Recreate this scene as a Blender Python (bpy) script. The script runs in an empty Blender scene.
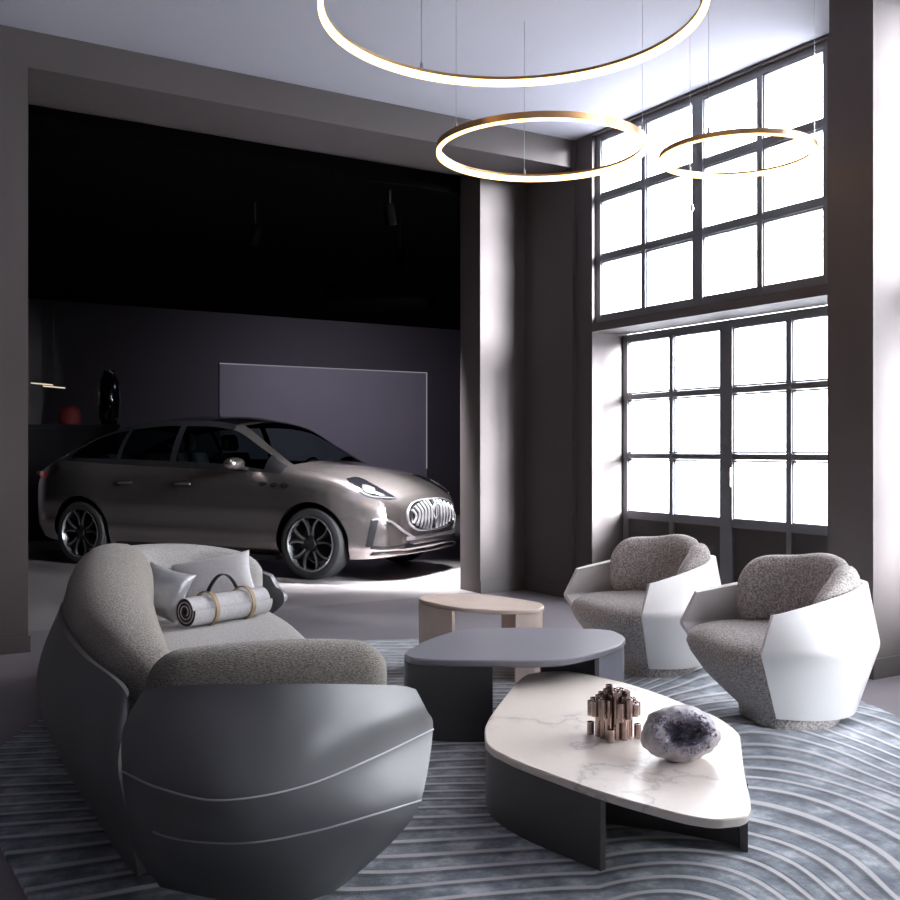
import bpy, bmesh, math, random
import numpy as np
from mathutils import Vector, Matrix
from mathutils.bvhtree import BVHTree

random.seed(7); rng = np.random.default_rng(7)
PI = math.pi
scene = bpy.context.scene
COL = scene.collection

# ---------------------------------------------------------------- camera frame
ANG = math.radians(31.2)
Fw = np.array([math.sin(ANG), math.cos(ANG)])       # forward on the floor
Rt = np.array([math.cos(ANG), -math.sin(ANG)])      # right on the floor
EYE = 1.25
def c3(X, D, z):                                    # (metres right, metres ahead, height) -> world
    p = Rt * X + Fw * D
    return (float(p[0]), float(p[1]), float(z))
def at(px, py, D): return c3((px - 450) / 1000 * D, D, EYE + (450 - py) / 1000 * D)
def onz(px, py, z):
    D = (EYE - z) * 1000 / (py - 450)
    return c3((px - 450) / 1000 * D, D, z)

cam = bpy.data.cameras.new('camera'); cam.lens = 40; cam.sensor_width = 36; cam.clip_start = .05; cam.clip_end = 300
camo = bpy.data.objects.new('camera', cam); COL.objects.link(camo)
camo.location = (0, 0, EYE); camo.rotation_euler = (PI / 2, 0, -ANG)
scene.camera = camo

# ---------------------------------------------------------------- materials
def new_mat(name):
    m = bpy.data.materials.new(name); m.use_nodes = True
    nt = m.node_tree; nt.nodes.clear()
    out = nt.nodes.new('ShaderNodeOutputMaterial')
    return m, nt, out
def node(nt, kind, **kw):
    n = nt.nodes.new(kind)
    for k, v in kw.items():
        if k in n.inputs: n.inputs[k].default_value = v
        else: setattr(n, k, v)
    return n
def principled(name, col, rough=.5, metal=0., spec=.5, coat=0., sheen=0., scale=0, amt=.1, bump=0., bscale=200, bdist=.002, detail=3.):
    m, nt, out = new_mat(name)
    b = node(nt, 'ShaderNodeBsdfPrincipled', Roughness=rough, Metallic=metal)
    b.inputs['Specular IOR Level'].default_value = spec
    b.inputs['Coat Weight'].default_value = coat; b.inputs['Coat Roughness'].default_value = .08
    b.inputs['Sheen Weight'].default_value = sheen
    b.inputs['Base Color'].default_value = (*col, 1)
    tc = node(nt, 'ShaderNodeTexCoord')
    if scale:
        n = node(nt, 'ShaderNodeTexNoise', Scale=scale, Detail=detail)
        r = node(nt, 'ShaderNodeValToRGB')
        r.color_ramp.elements[0].position = .3; r.color_ramp.elements[1].position = .7
        r.color_ramp.elements[0].color = (*[c * (1 - amt) for c in col], 1)
        r.color_ramp.elements[1].color = (*[min(1, c * (1 + amt)) for c in col], 1)
        nt.links.new(tc.outputs['Object'], n.inputs['Vector'])
        nt.links.new(n.outputs['Fac'], r.inputs['Fac']); nt.links.new(r.outputs['Color'], b.inputs['Base Color'])
    if bump:
        n2 = node(nt, 'ShaderNodeTexNoise', Scale=bscale, Detail=2.)
        bp = node(nt, 'ShaderNodeBump', Strength=bump, Distance=bdist)
        nt.links.new(tc.outputs['Object'], n2.inputs['Vector'])
        nt.links.new(n2.outputs['Fac'], bp.inputs['Height']); nt.links.new(bp.outputs['Normal'], b.inputs['Normal'])
    nt.links.new(b.outputs[0], out.inputs[0])
    return m
def emission(name, col, s):
    m, nt, out = new_mat(name)
    e = node(nt, 'ShaderNodeEmission', Color=(*col, 1), Strength=s)
    nt.links.new(e.outputs[0], out.inputs[0]); return m
def clear_glass(name, tint, gloss=.04):
    m, nt, out = new_mat(name)
    t = node(nt, 'ShaderNodeBsdfTransparent', Color=(*tint, 1))
    g = node(nt, 'ShaderNodeBsdfGlossy', Roughness=.02)
    f = node(nt, 'ShaderNodeLayerWeight', Blend=.5)
    p5 = node(nt, 'ShaderNodeMath', operation='POWER'); p5.inputs[1].default_value = 5
    ma = node(nt, 'ShaderNodeMath', operation='MULTIPLY_ADD'); ma.inputs[1].default_value = .55; ma.inputs[2].default_value = gloss
    nt.links.new(f.outputs['Facing'], p5.inputs[0]); nt.links.new(p5.outputs[0], ma.inputs[0])
    x = node(nt, 'ShaderNodeMixShader')
    nt.links.new(ma.outputs[0], x.inputs[0]); nt.links.new(t.outputs[0], x.inputs[1]); nt.links.new(g.outputs[0], x.inputs[2])
    nt.links.new(x.outputs[0], out.inputs[0]); return m
def speckle(name, c0, c1, c2, scale, bump=.6, weave=False):
    m, nt, out = new_mat(name)
    tc = node(nt, 'ShaderNodeTexCoord')
    b = node(nt, 'ShaderNodeBsdfPrincipled', Roughness=.95); b.inputs['Sheen Weight'].default_value = .25
    b.inputs['Specular IOR Level'].default_value = .15
    if weave:
        mp = node(nt, 'ShaderNodeMapping'); mp.inputs['Scale'].default_value = (1, 1, 3.2)
        nt.links.new(tc.outputs['Object'], mp.inputs['Vector']); vec = mp.outputs['Vector']
    else: vec = tc.outputs['Object']
    n = node(nt, 'ShaderNodeTexNoise', Scale=scale, Detail=2.5, Roughness=.6)
    r = node(nt, 'ShaderNodeValToRGB'); cr = r.color_ramp
    cr.elements[0].position = .36; cr.elements[0].color = (*c0, 1)
    cr.elements[1].position = .64; cr.elements[1].color = (*c2, 1)
    e = cr.elements.new(.5); e.color = (*c1, 1)
    bp = node(nt, 'ShaderNodeBump', Strength=bump, Distance=.006)
    nt.links.new(vec, n.inputs['Vector']); nt.links.new(n.outputs['Fac'], r.inputs['Fac'])
    nt.links.new(r.outputs['Color'], b.inputs['Base Color']); nt.links.new(n.outputs['Fac'], bp.inputs['Height'])
    nt.links.new(bp.outputs['Normal'], b.inputs['Normal']); nt.links.new(b.outputs[0], out.inputs[0])
    return m

M = {}
M['wall'] = principled('taupe wall paint', (.098, .083, .081), .75, scale=1.3, amt=.05, bump=.08, bscale=60)
M['wall_dark'] = principled('dark back wall paint', (.05, .045, .045), .8, scale=1.5, amt=.05)
M['wall_light'] = principled('pale grey wall paint', (.44, .42, .43), .7, scale=1.5, amt=.04, bump=.06, bscale=60)
M['ceiling'] = principled('ceiling paint', (.46, .45, .50), .85, scale=1., amt=.02)
M['black'] = principled('matt black', (.002, .002, .0022), .95, spec=.02)
M['dark'] = principled('dark plastic', (.012, .012, .014), .4)
M['show_wall'] = principled('violet grey showroom wall', (.065, .058, .068), .7, scale=1.2, amt=.05)
M['show_panel'] = principled('pale violet wall panel', (.26, .24, .28), .6, scale=1.5, amt=.04)
M['frame'] = principled('grey steel window frame', (.20, .20, .215), .45, metal=.2)
M['panel_dark'] = principled('dark brown door panel', (.06, .052, .05), .55)
M['glass'] = clear_glass('window glass', (.97, .985, 1))
M['skirting'] = principled('dark skirting', (.09, .08, .078), .5)
M['white_leather'] = principled('white leather', (.86, .84, .82), .42, bump=.12, bscale=350, bdist=.001)
M['boucle'] = speckle('speckled boucle', (.25, .225, .21), (.46, .42, .40), (.66, .62, .59), 105, .7)
M['linen'] = speckle('greige woven linen', (.15, .135, .118), (.27, .245, .215), (.38, .345, .31), 130, .6, True)
M['linen_light'] = speckle('pale woven linen', (.27, .26, .25), (.38, .365, .35), (.46, .44, .43), 130, .5, True)
M['grey_leather'] = principled('grey leather', (.17, .172, .18), .38, spec=.5, bump=.1, bscale=380, bdist=.001)
M['piping'] = principled('pale piping', (.50, .51, .52), .4)
M['gold'] = principled('bronze metal', (.42, .28, .16), .35, metal=.9)
M['ring_light'] = emission('warm led', (1, .58, .21), 5.5)
M['cord'] = principled('steel cord', (.35, .35, .36), .4, metal=.6)
M['taupe_lacquer'] = principled('dark taupe lacquer', (.085, .078, .08), .42, scale=3, amt=.05)
M['lavender_lacquer'] = principled('blue grey lacquer', (.235, .235, .27), .38, scale=3, amt=.03)
M['lavender_side'] = principled('slate lacquer side', (.055, .055, .065), .4)
M['beige_wood'] = principled('pale beige lacquer', (.62, .50, .43), .45, scale=6, amt=.06)
M['copper'] = principled('brown bronze tubes', (.44, .33, .29), .22, metal=.9, scale=30, amt=.25)
M['stone'] = principled('geode rind', (.60, .56, .58), .75, scale=22, amt=.25, bump=.8, bscale=60, bdist=.006)
M['crystal'] = principled('lilac crystal', (.52, .50, .60), .15, spec=.8, scale=25, amt=.3)
M['crystal_dark'] = principled('dark crystal pit', (.40, .385, .46), .25, scale=40, amt=.4, bump=.9, bscale=120, bdist=.006)
M['silver_fabric'] = principled('silver satin', (.55, .56, .58), .3, metal=.55, sheen=.3, bump=.3, bscale=18, bdist=.02)
M['pillow'] = principled('pale grey cotton', (.56, .55, .56), .85, scale=70, amt=.06, bump=.3, bscale=300)
M['blanket'] = principled('grey wool', (.54, .53, .54), .9, scale=90, amt=.1, bump=.4, bscale=260)
M['charcoal'] = principled('charcoal wool', (.03, .03, .035), .9, bump=.3, bscale=240)
M['tan'] = principled('tan leather strap', (.36, .26, .15), .5)
M['paint'] = principled('champagne grey car paint', (.46, .415, .40), .22, metal=.92, coat=.8)
M['chrome'] = principled('bright chrome', (.78, .78, .80), .22, metal=1.)
M['satin_chrome'] = principled('satin chrome', (.66, .66, .68), .28, metal=.7)
M['car_glass'] = clear_glass('tinted car glass', (.30, .36, .37))
M['windscreen'] = clear_glass('windscreen glass', (.88, .90, .91))
M['roof_glass'] = principled('black roof glass', (.006, .006, .008), .12, coat=.5)
M['rubber'] = principled('tyre rubber', (.018, .018, .02), .75, bump=.2, bscale=90)
M['rim'] = principled('alloy rim', (.45, .45, .46), .25, metal=.9)
M['rim_dark'] = principled('gloss black rim', (.015, .015, .017), .25)
M['lamp_lens'] = principled('headlamp lens', (.03, .03, .035), .08, coat=.8)
M['lamp_bright'] = principled('headlamp reflector', (.8, .82, .85), .12, metal=.9)
M['red'] = principled('red cloth', (.10, .005, .004), .7, scale=20, amt=.2)
M['led_dim'] = emission('dim line light', (.9, .88, 1), .22)
M['led_far'] = emission('far tube lamp', (1, .85, .65), .8)
M['outside'] = principled('pale outside render', (.75, .78, .82), .9)

def marble():
    m, nt, out = new_mat('white veined marble')
    b = node(nt, 'ShaderNodeBsdfPrincipled', Roughness=.34)
    tc = node(nt, 'ShaderNodeTexCoord')
    n = node(nt, 'ShaderNodeTexNoise', Scale=1.5, Detail=7., Roughness=.6)
    nt.links.new(tc.outputs['Object'], n.inputs['Vector'])
    s = node(nt, 'ShaderNodeMath', operation='SUBTRACT'); s.inputs[1].default_value = .5
    a = node(nt, 'ShaderNodeMath', operation='ABSOLUTE')
    nt.links.new(n.outputs['Fac'], s.inputs[0]); nt.links.new(s.outputs[0], a.inputs[0])
    r = node(nt, 'ShaderNodeValToRGB'); cr = r.color_ramp
    cr.elements[0].position = 0; cr.elements[0].color = (.27, .235, .22, 1)
    cr.elements[1].position = .05; cr.elements[1].color = (.86, .775, .69, 1)
    e = cr.elements.new(.013); e.color = (.72, .64, .59, 1)
    nt.links.new(a.outputs[0], r.inputs['Fac'])
    n2 = node(nt, 'ShaderNodeTexNoise', Scale=1.4, Detail=2.)
    nt.links.new(tc.outputs['Object'], n2.inputs['Vector'])
    mx = node(nt, 'ShaderNodeMix', data_type='RGBA')
    mx.inputs[7].default_value = (.89, .805, .72, 1)
    nt.links.new(n2.outputs['Fac'], mx.inputs[0]); nt.links.new(r.outputs['Color'], mx.inputs[6])
    nt.links.new(mx.outputs[2], b.inputs['Base Color']); nt.links.new(b.outputs[0], out.inputs[0])
    return m
M['marble'] = marble()

def concrete(name, col, rough):
    m, nt, out = new_mat(name)
    b = node(nt, 'ShaderNodeBsdfPrincipled', Roughness=rough)
    tc = node(nt, 'ShaderNodeTexCoord')
    n = node(nt, 'ShaderNodeTexNoise', Scale=1.7, Detail=7., Roughness=.65)
    r = node(nt, 'ShaderNodeValToRGB')
    r.color_ramp.elements[0].position = .25; r.color_ramp.elements[1].position = .75
    r.color_ramp.elements[0].color = (*[c * .82 for c in col], 1); r.color_ramp.elements[1].color = (*[c * 1.15 for c in col], 1)
    nt.links.new(tc.outputs['Object'], n.inputs['Vector']); nt.links.new(n.outputs['Fac'], r.inputs['Fac'])
    nt.links.new(r.outputs['Color'], b.inputs['Base Color'])
    r2 = node(nt, 'ShaderNodeMapRange'); r2.inputs[3].default_value = rough - .08; r2.inputs[4].default_value = rough + .1
    nt.links.new(n.outputs['Fac'], r2.inputs[0]); nt.links.new(r2.outputs[0], b.inputs['Roughness'])
    nt.links.new(b.outputs[0], out.inputs[0]); return m
M['floor'] = concrete('lounge concrete', (.235, .215, .235), .42)
M['show_floor'] = concrete('showroom concrete', (.30, .28, .285), .36)

def rug_mat():
    m, nt, out = new_mat('carved blue grey rug')
    L = nt.links.new
    b = node(nt, 'ShaderNodeBsdfPrincipled', Roughness=.85); b.inputs['Sheen Weight'].default_value = .3
    b.inputs['Specular IOR Level'].default_value = .2
    tc = node(nt, 'ShaderNodeTexCoord')
    def math_(op, a, c=None):
        n = node(nt, 'ShaderNodeMath', operation=op)
        for i, v in enumerate((a, c)):
            if v is None: continue
            if isinstance(v, (int, float)): n.inputs[i].default_value = v
            else: L(v, n.inputs[i])
        return n.outputs[0]
    wob = node(nt, 'ShaderNodeTexNoise', Scale=.9, Detail=1.)
    L(tc.outputs['Object'], wob.inputs['Vector'])
    dots = []
    for v in ((Rt[0], Rt[1], 0), (Fw[0], Fw[1], 0)):
        d = node(nt, 'ShaderNodeVectorMath', operation='DOT_PRODUCT'); d.inputs[1].default_value = v
        L(tc.outputs['Object'], d.inputs[0]); dots.append(d.outputs['Value'])
    X, D = dots
    Xa = math_('SUBTRACT', X, .60)
    Xm = math_('MAXIMUM', Xa, -.18)
    Xr = math_('MULTIPLY', math_('SUBTRACT', Xa, Xm), .12)
    Xc = math_('ADD', Xm, Xr)
    ds = node(nt, 'ShaderNodeMapRange', interpolation_type='SMOOTHSTEP')
    for i_, v_ in ((1, -.2), (2, 1.1), (3, .92), (4, .50)): ds.inputs[i_].default_value = v_
    L(Xa, ds.inputs[0])
    Dc = math_('MULTIPLY', math_('SUBTRACT', D, 2.55), ds.outputs[0])
    dist = math_('SQRT', math_('ADD', math_('MULTIPLY', Xc, Xc), math_('MULTIPLY', Dc, Dc)))
    dist = math_('ADD', dist, math_('MULTIPLY', wob.outputs['Fac'], .32))
    ph = math_('FRACT', math_('MULTIPLY', dist, 12.5))
    tri = math_('ABSOLUTE', math_('SUBTRACT', ph, .5))            # 0 mid .. .5 edge
    line = node(nt, 'ShaderNodeValToRGB'); cr = line.color_ramp
    cr.elements[0].position = .35; cr.elements[0].color = (0, 0, 0, 1)
    cr.elements[1].position = .43; cr.elements[1].color = (1, 1, 1, 1)
    L(tri, line.inputs['Fac'])
    mp = node(nt, 'ShaderNodeMapping'); mp.inputs['Scale'].default_value = (1, 1, 1)
    L(tc.outputs['Object'], mp.inputs['Vector'])
    mott = node(nt, 'ShaderNodeTexNoise', Scale=6.5, Detail=6., Roughness=.7)
    L(mp.outputs['Vector'], mott.inputs['Vector'])
    base = node(nt, 'ShaderNodeValToRGB'); cb = base.color_ramp
    cb.elements[0].position = .38; cb.elements[0].color = (.13, .155, .195, 1)
    cb.elements[1].position = .66; cb.elements[1].color = (.56, .60, .66, 1)
    e = cb.elements.new(.52); e.color = (.27, .31, .37, 1)
    L(mott.outputs['Fac'], base.inputs['Fac'])
    groove_shade = node(nt, 'ShaderNodeValToRGB'); cg = groove_shade.color_ramp                  # shadow of the carved groove, painted in beside each pale line
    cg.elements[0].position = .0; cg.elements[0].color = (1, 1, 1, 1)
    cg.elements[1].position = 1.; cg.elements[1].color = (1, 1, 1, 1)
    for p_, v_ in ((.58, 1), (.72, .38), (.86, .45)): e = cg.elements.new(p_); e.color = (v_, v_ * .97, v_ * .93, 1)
    L(ph, groove_shade.inputs['Fac'])
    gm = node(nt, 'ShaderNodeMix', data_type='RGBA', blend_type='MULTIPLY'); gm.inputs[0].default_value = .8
    L(base.outputs['Color'], gm.inputs[6]); L(groove_shade.outputs['Color'], gm.inputs[7])
    mx = node(nt, 'ShaderNodeMix', data_type='RGBA'); mx.inputs[7].default_value = (.66, .65, .66, 1)
    L(math_('MULTIPLY', line.outputs['Color'], .85), mx.inputs[0]); L(gm.outputs[2], mx.inputs[6])
    L(mx.outputs[2], b.inputs['Base Color'])
    fine = node(nt, 'ShaderNodeTexNoise', Scale=260., Detail=1.)
    L(tc.outputs['Object'], fine.inputs['Vector'])
    h = math_('ADD', math_('MULTIPLY', line.outputs['Color'], -.7), math_('MULTIPLY', fine.outputs['Fac'], .5))
    bp = node(nt, 'ShaderNodeBump', Strength=.6, Distance=.01)
    L(h, bp.inputs['Height']); L(bp.outputs['Normal'], b.inputs['Normal'])
    L(b.outputs[0], out.inputs[0]); return m
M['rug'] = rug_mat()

# ---------------------------------------------------------------- building helpers
ROOTM = {}
class MB:
    def __init__(s): s.v = []; s.f = []
    def add(s, v, f):
        o = len(s.v); s.v += [tuple(map(float, p)) for p in v]; s.f += [tuple(i + o for i in q) for q in f]; return s
    def box(s, x0, x1, y0, y1, z0, z1, mat=None):
        v = [(x, y, z) for z in (z0, z1) for y in (y0, y1) for x in (x0, x1)]
        if mat is not None: v = [tuple(mat @ Vector(p)) for p in v]
        return s.add(v, [(0, 2, 3, 1), (4, 5, 7, 6), (0, 1, 5, 4), (2, 6, 7, 3), (0, 4, 6, 2), (1, 3, 7, 5)])
    def loft(s, rows, closed=True, caps=True, ring=False):
        n = len(rows[0]); v = [p for r in rows for p in r]; f = []
        R = len(rows)
        for i in range(R if ring else R - 1):
            for j in range(n if closed else n - 1):
                a, b2 = i * n + j, i * n + (j + 1) % n
                c, d = ((i + 1) % R) * n + (j + 1) % n, ((i + 1) % R) * n + j
                f.append((a, b2, c, d))
        if caps and closed and not ring:
            f.append(tuple(range(n - 1, -1, -1))); f.append(tuple((R - 1) * n + j for j in range(n)))
        return s.add(v, f)
    def tube(s, path, r, seg=8, closed=False):
        P = [Vector(p) for p in path]; rows = []; n = len(P); up = None
        for i, p in enumerate(P):
            if closed: t = P[(i + 1) % n] - P[i - 1]
            else: t = P[min(i + 1, n - 1)] - P[max(i - 1, 0)]
            t.normalize()
            if up is None: up = t.orthogonal().normalized()
            up = (up - t * up.dot(t))
            up = up.normalized() if up.length > 1e-6 else t.orthogonal().normalized()
            w = t.cross(up); rr = r[i] if isinstance(r, (list, tuple)) else r
            rows.append([p + (up * math.cos(k * 2 * PI / seg) + w * math.sin(k * 2 * PI / seg)) * rr for k in range(seg)])
        return s.loft(rows, ring=closed)
    def lathe(s, prof, seg=32, mat=None, closed_prof=False):
        rows = []
        for r, z in prof:
            ring = [Vector((r * math.cos(2 * PI * k / seg), r * math.sin(2 * PI * k / seg), z)) for k in range(seg)]
            if mat is not None: ring = [mat @ p for p in ring]
            rows.append(ring)
        return s.loft(rows, ring=closed_prof)
def obj(name, mb, mat, parent=None, smooth=40, world=True, kind=None, label=None, fix=True):
    v, f = (mb.v, mb.f) if isinstance(mb, MB) else mb
    if parent is not None and world and parent in ROOTM:
        inv = ROOTM[parent].inverted(); v = [tuple(inv @ Vector(p)) for p in v]
    me = bpy.data.meshes.new(name); me.from_pydata([tuple(p) for p in v], [], f); me.update()
    if fix:
        bm = bmesh.new(); bm.from_mesh(me); bmesh.ops.recalc_face_normals(bm, faces=bm.faces); bm.to_mesh(me); bm.free()
    if smooth:
        for p in me.polygons: p.use_smooth = True
        try: me.set_sharp_from_angle(angle=math.radians(smooth))
        except Exception: pass
    me.materials.append(mat if not isinstance(mat, str) else M[mat])
    o = bpy.data.objects.new(name, me); COL.objects.link(o)
    if parent is not None:
        o.parent = parent
        if parent in ROOTM: ROOTM[o] = ROOTM[parent]
    if kind: o['kind'] = kind
    if label: o['label'] = label
    return o
def thing(name, label, cat, loc=(0, 0, 0), rz=0, group=None):
    o = bpy.data.objects.new(name, None); COL.objects.link(o); o.empty_display_size = .1
    o.location = loc; o.rotation_euler = (0, 0, rz); o['label'] = label; o['category'] = cat
    if group: o['group'] = group
    ROOTM[o] = Matrix.Translation(loc) @ Matrix.Rotation(rz, 4, 'Z'); return o
def tag(o, label, cat, group=None):
    o['label'] = label; o['category'] = cat
    if group: o['group'] = group
    return o
def struct(name, mb, mat, smooth=0, parent=None):
    o = obj(name, mb, mat, parent, smooth=smooth)
    if parent is None: o['kind'] = 'structure'
    return o
def catmull(pts, n, closed=False):
    P = np.array(pts, float); N = len(P)
    if closed: Q = np.vstack([P[-1], P, P[0], P[1]]); segs = N
    else: Q = np.vstack([2 * P[0] - P[1], P, 2 * P[-1] - P[-2]]); segs = N - 1
    out = []
    for u in np.linspace(0, segs, n, endpoint=not closed):
        i = min(int(u), segs - 1); t = u - i
        a, b, c, d = Q[i], Q[i + 1], Q[i + 2], Q[i + 3]
        out.append(.5 * (2 * b + (c - a) * t + (2 * a - 5 * b + 4 * c - d) * t * t + (3 * b - a - 3 * c + d) * t ** 3))
    return np.array(out)
def chaikin(pts, k=3, closed=True):
    P = np.array(pts, float)
    for _ in range(k):
        Q = []; n = len(P)
        for i in range(n if closed else n - 1):
            a, b = P[i], P[(i + 1) % n]; Q += [.75 * a + .25 * b, .25 * a + .75 * b]
        if not closed: Q = [P[0]] + Q + [P[-1]]
        P = np.array(Q)
    return P
def inset(poly, d):
    P = np.array(poly, float); n = len(P); area = 0
    for i in range(n): area += P[i][0] * P[(i + 1) % n][1] - P[(i + 1) % n][0] * P[i][1]
    sgn = 1 if area > 0 else -1; out = []
    for i in range(n):
        t = P[(i + 1) % n] - P[i - 1]; l = np.hypot(*t) or 1
        nrm = np.array([-t[1], t[0]]) / l * sgn; out.append(P[i] + nrm * d)
    return np.array(out)
def slab(poly, z0, z1, bev):
    mb = MB(); a = inset(poly, bev)
    rows = [[(p[0], p[1], z0) for p in a], [(p[0], p[1], z0 + bev) for p in poly], [(p[0], p[1], z1 - bev) for p in poly], [(p[0], p[1], z1) for p in a]]
    return mb.loft(rows)
def ribbon(path, z0, z1, th):
    """upright curved panel of real thickness along a plan path"""
    P = np.array(path, float); n = len(P); L, R2 = [], []
    for i in range(n):
        t = P[min(i + 1, n - 1)] - P[max(i - 1, 0)]; t = t / (np.hypot(*t) or 1)
        w = np.array([-t[1], t[0]]) * th / 2; L.append(P[i] + w); R2.append(P[i] - w)
    rows = [[(*L[i], z0), (*R2[i], z0), (*R2[i], z1), (*L[i], z1)] for i in range(n)]
    return MB().loft(rows)
def shell(grid, th, inside):
    """thick shell from a grid (rows x cols x 3), thickened towards the point(s) inside"""
    G = np.array(grid, float); r, c, _ = G.shape
    du = np.gradient(G, axis=1); dv = np.gradient(G, axis=0); N = np.cross(du, dv)
    N /= np.linalg.norm(N, axis=2, keepdims=True) + 1e-9
    if np.sum(N * (np.array(inside) - G)) < 0: N = -N
    I = G + N * th
    rows = []
    for i in range(r): rows.append(list(G[i]) + list(I[i][::-1]))
    mb = MB(); mb.loft(rows, closed=True, caps=False)
    o = len(mb.v); n = 2 * c
    for row in (0, r - 1):
        for j in range(c - 1):
            mb.f.append((row * n + j, row * n + j + 1, row * n + n - 2 - j, row * n + n - 1 - j))
    return mb
def pad(path, n=40, seg=20, e=.12, ex=2.6):
    """upholstered pad swept along a plan path of (x, y, z0, z1, half thickness)"""
    P = catmull(path, n); s = np.concatenate([[0], np.cumsum(np.hypot(*(P[1:, :2] - P[:-1, :2]).T))]); L = s[-1]
    # denser rings towards the ends
    u = (1 - np.cos(np.linspace(0, PI, n))) / 2 * L
    Q = np.array([[np.interp(x, s, P[:, k]) for k in range(5)] for x in u]); rows = []
    for i in range(n):
        t = Q[min(i + 1, n - 1), :2] - Q[max(i - 1, 0), :2]; t = t / (np.hypot(*t) + 1e-9); w = np.array([-t[1], t[0]])
        d = min(u[i], L - u[i]); k = math.sqrt(max(0, 1 - (max(0, e - d) / e) ** 2)); k = max(k, .03)
        x, y, z0, z1, ht = Q[i]; zc, hz = (z0 + z1) / 2, (z1 - z0) / 2; ring = []
        kz = .35 + .65 * k if k > .04 else .3
        for q in range(seg):
            a = 2 * PI * q / seg; ca, sa = math.cos(a), math.sin(a)
            xx = math.copysign(abs(ca) ** (2 / ex), ca); zz = math.copysign(abs(sa) ** (2 / ex), sa)
            ring.append((x + w[0] * xx * ht * k, y + w[1] * xx * ht * k, zc + zz * hz * kz))
        rows.append(ring)
    return MB().loft(rows)
def superloft(levels, seg=48, ex=3., rear=1., taper=0.):
    """levels: (z, cx, cy, rx, ry)"""
    rows = []
    for z, cx, cy, rx, ry in levels:
        ring = []
        for q in range(seg):
            a = 2 * PI * q / seg; ca, sa = math.cos(a), math.sin(a)
            ux, uy = math.copysign(abs(ca) ** (2 / ex), ca), math.copysign(abs(sa) ** (2 / ex), sa)
            if ux < 0: uy *= 1 - taper * abs(ux) ** 1.3; ux *= rear
            ring.append((cx + rx * ux, cy + ry * uy, z))
        rows.append(ring)
    return rows
def spot(name, loc, to, power, ang, blend=.6, col=(1, 1, 1), r=.05, parent=None):
    l = bpy.data.lights.new(name, 'SPOT'); l.energy = power; l.spot_size = math.radians(ang); l.spot_blend = blend
    l.color = col; l.shadow_soft_size = r
    o = bpy.data.objects.new(name, l); COL.objects.link(o)
    d = Vector(to) - Vector(loc); q = d.to_track_quat('-Z', 'Y')
    o.matrix_world = Matrix.Translation(loc) @ q.to_matrix().to_4x4()
    return o
def copy_tree(o, parent=None):
    c = o.copy(); COL.objects.link(c)
    if parent is not None: c.parent = parent
    for ch in list(o.children): copy_tree(ch, c)
    return c

# ---------------------------------------------------------------- the room
CEIL = 3.85; PW = 7.31; PB = 6.65                         # portal wall plane, beam and pier plane
XW = 5.25; XU = 5.31; XL = 5.60                           # window wall, upper and lower window planes
struct('floor', MB().box(-3.2, 5.63, -5.6, 7.40, -.1, 0), 'floor')
struct('floor_showroom', MB().loft([[(-3.2, 7.40, z), (5.66, 7.40, z), (5.66, 7.64, z), (10.6, 16.6, z), (-3.2, 16.6, z)] for z in (-.1, 0)]), 'show_floor')
struct('ceiling', MB().box(-3.2, 5.63, -5.6, 7.64, CEIL, CEIL + .15), 'ceiling')
OPX = 4.735; OPZ = 3.71
w = MB(); w.box(OPX, 5.68, PW, 7.64, 0, CEIL); w.box(-3.2, OPX, PW, 7.64, OPZ, CEIL); w.box(-3.2, .95, PW, 7.64, 0, OPZ)
struct('wall_north', w, 'wall')
w = MB(); w.box(-3.2, XW + .05, PB, PW, 3.62, CEIL); w.box(-3.2, .973, PB, PW, 0, 3.62)
struct('wall_north_frame', w, 'wall')
# window wall
BAYS = (4.12, 1.172, -1.776)  # last bay is out of view, added so sun reaches the armchairs
def window_bays():
    w = MB(); XO, XO2, ZS = 5.63, 5.37, 2.22             # outer faces below and above the lower lintel
    def pier(x0, y0, y1):
        w.box(x0, XO, y0, y1, 0, ZS); w.box(x0, XO2, y0, y1, ZS, CEIL)
    pier(5.215, 6.635, PW); pier(XW, 6.416, 6.635)
    for y0 in BAYS:
        y1 = y0 + 2.296
        pier(4.80, y0 - .65, y0 - .365); pier(XW, y0 - .365, y0)
        w.box(XW, XO2, y0, y1, 3.83, CEIL); w.box(XW, XO, y0, y1, 2.22, 2.29)
    w.box(XW, XO, -5.6, BAYS[-1] - .65, 0, CEIL)
    return w
struct('wall_east', window_bays(), 'wall')
struct('wall_south', MB().box(-3.2, 5.63, -5.8, -5.6, 0, CEIL), 'wall_dark')
struct('wall_west', MB().box(-3.4, -3.2, -5.8, 7.64, 0, CEIL), 'wall_dark')
b = MB()
b.box(OPX, 5.215, PW - .015, PW, 0, .11); b.box(5.20, 5.215, 6.635, PW - .015, 0, .11); b.box(5.235, 5.25, 6.43, 6.62, 0, .11)
b.box(5.215, 5.25, 6.62, 6.635, 0, .11)
b.box(4.785, 4.80, 3.455, 3.755, 0, .11); b.box(4.80, XW, 3.455, 3.47, 0, .11)
struct('baseboard_east', b, 'skirting')
struct('baseboard_north', MB().box(-3.2, .985, PB - .015, PB, 0, .10), 'wall')

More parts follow.
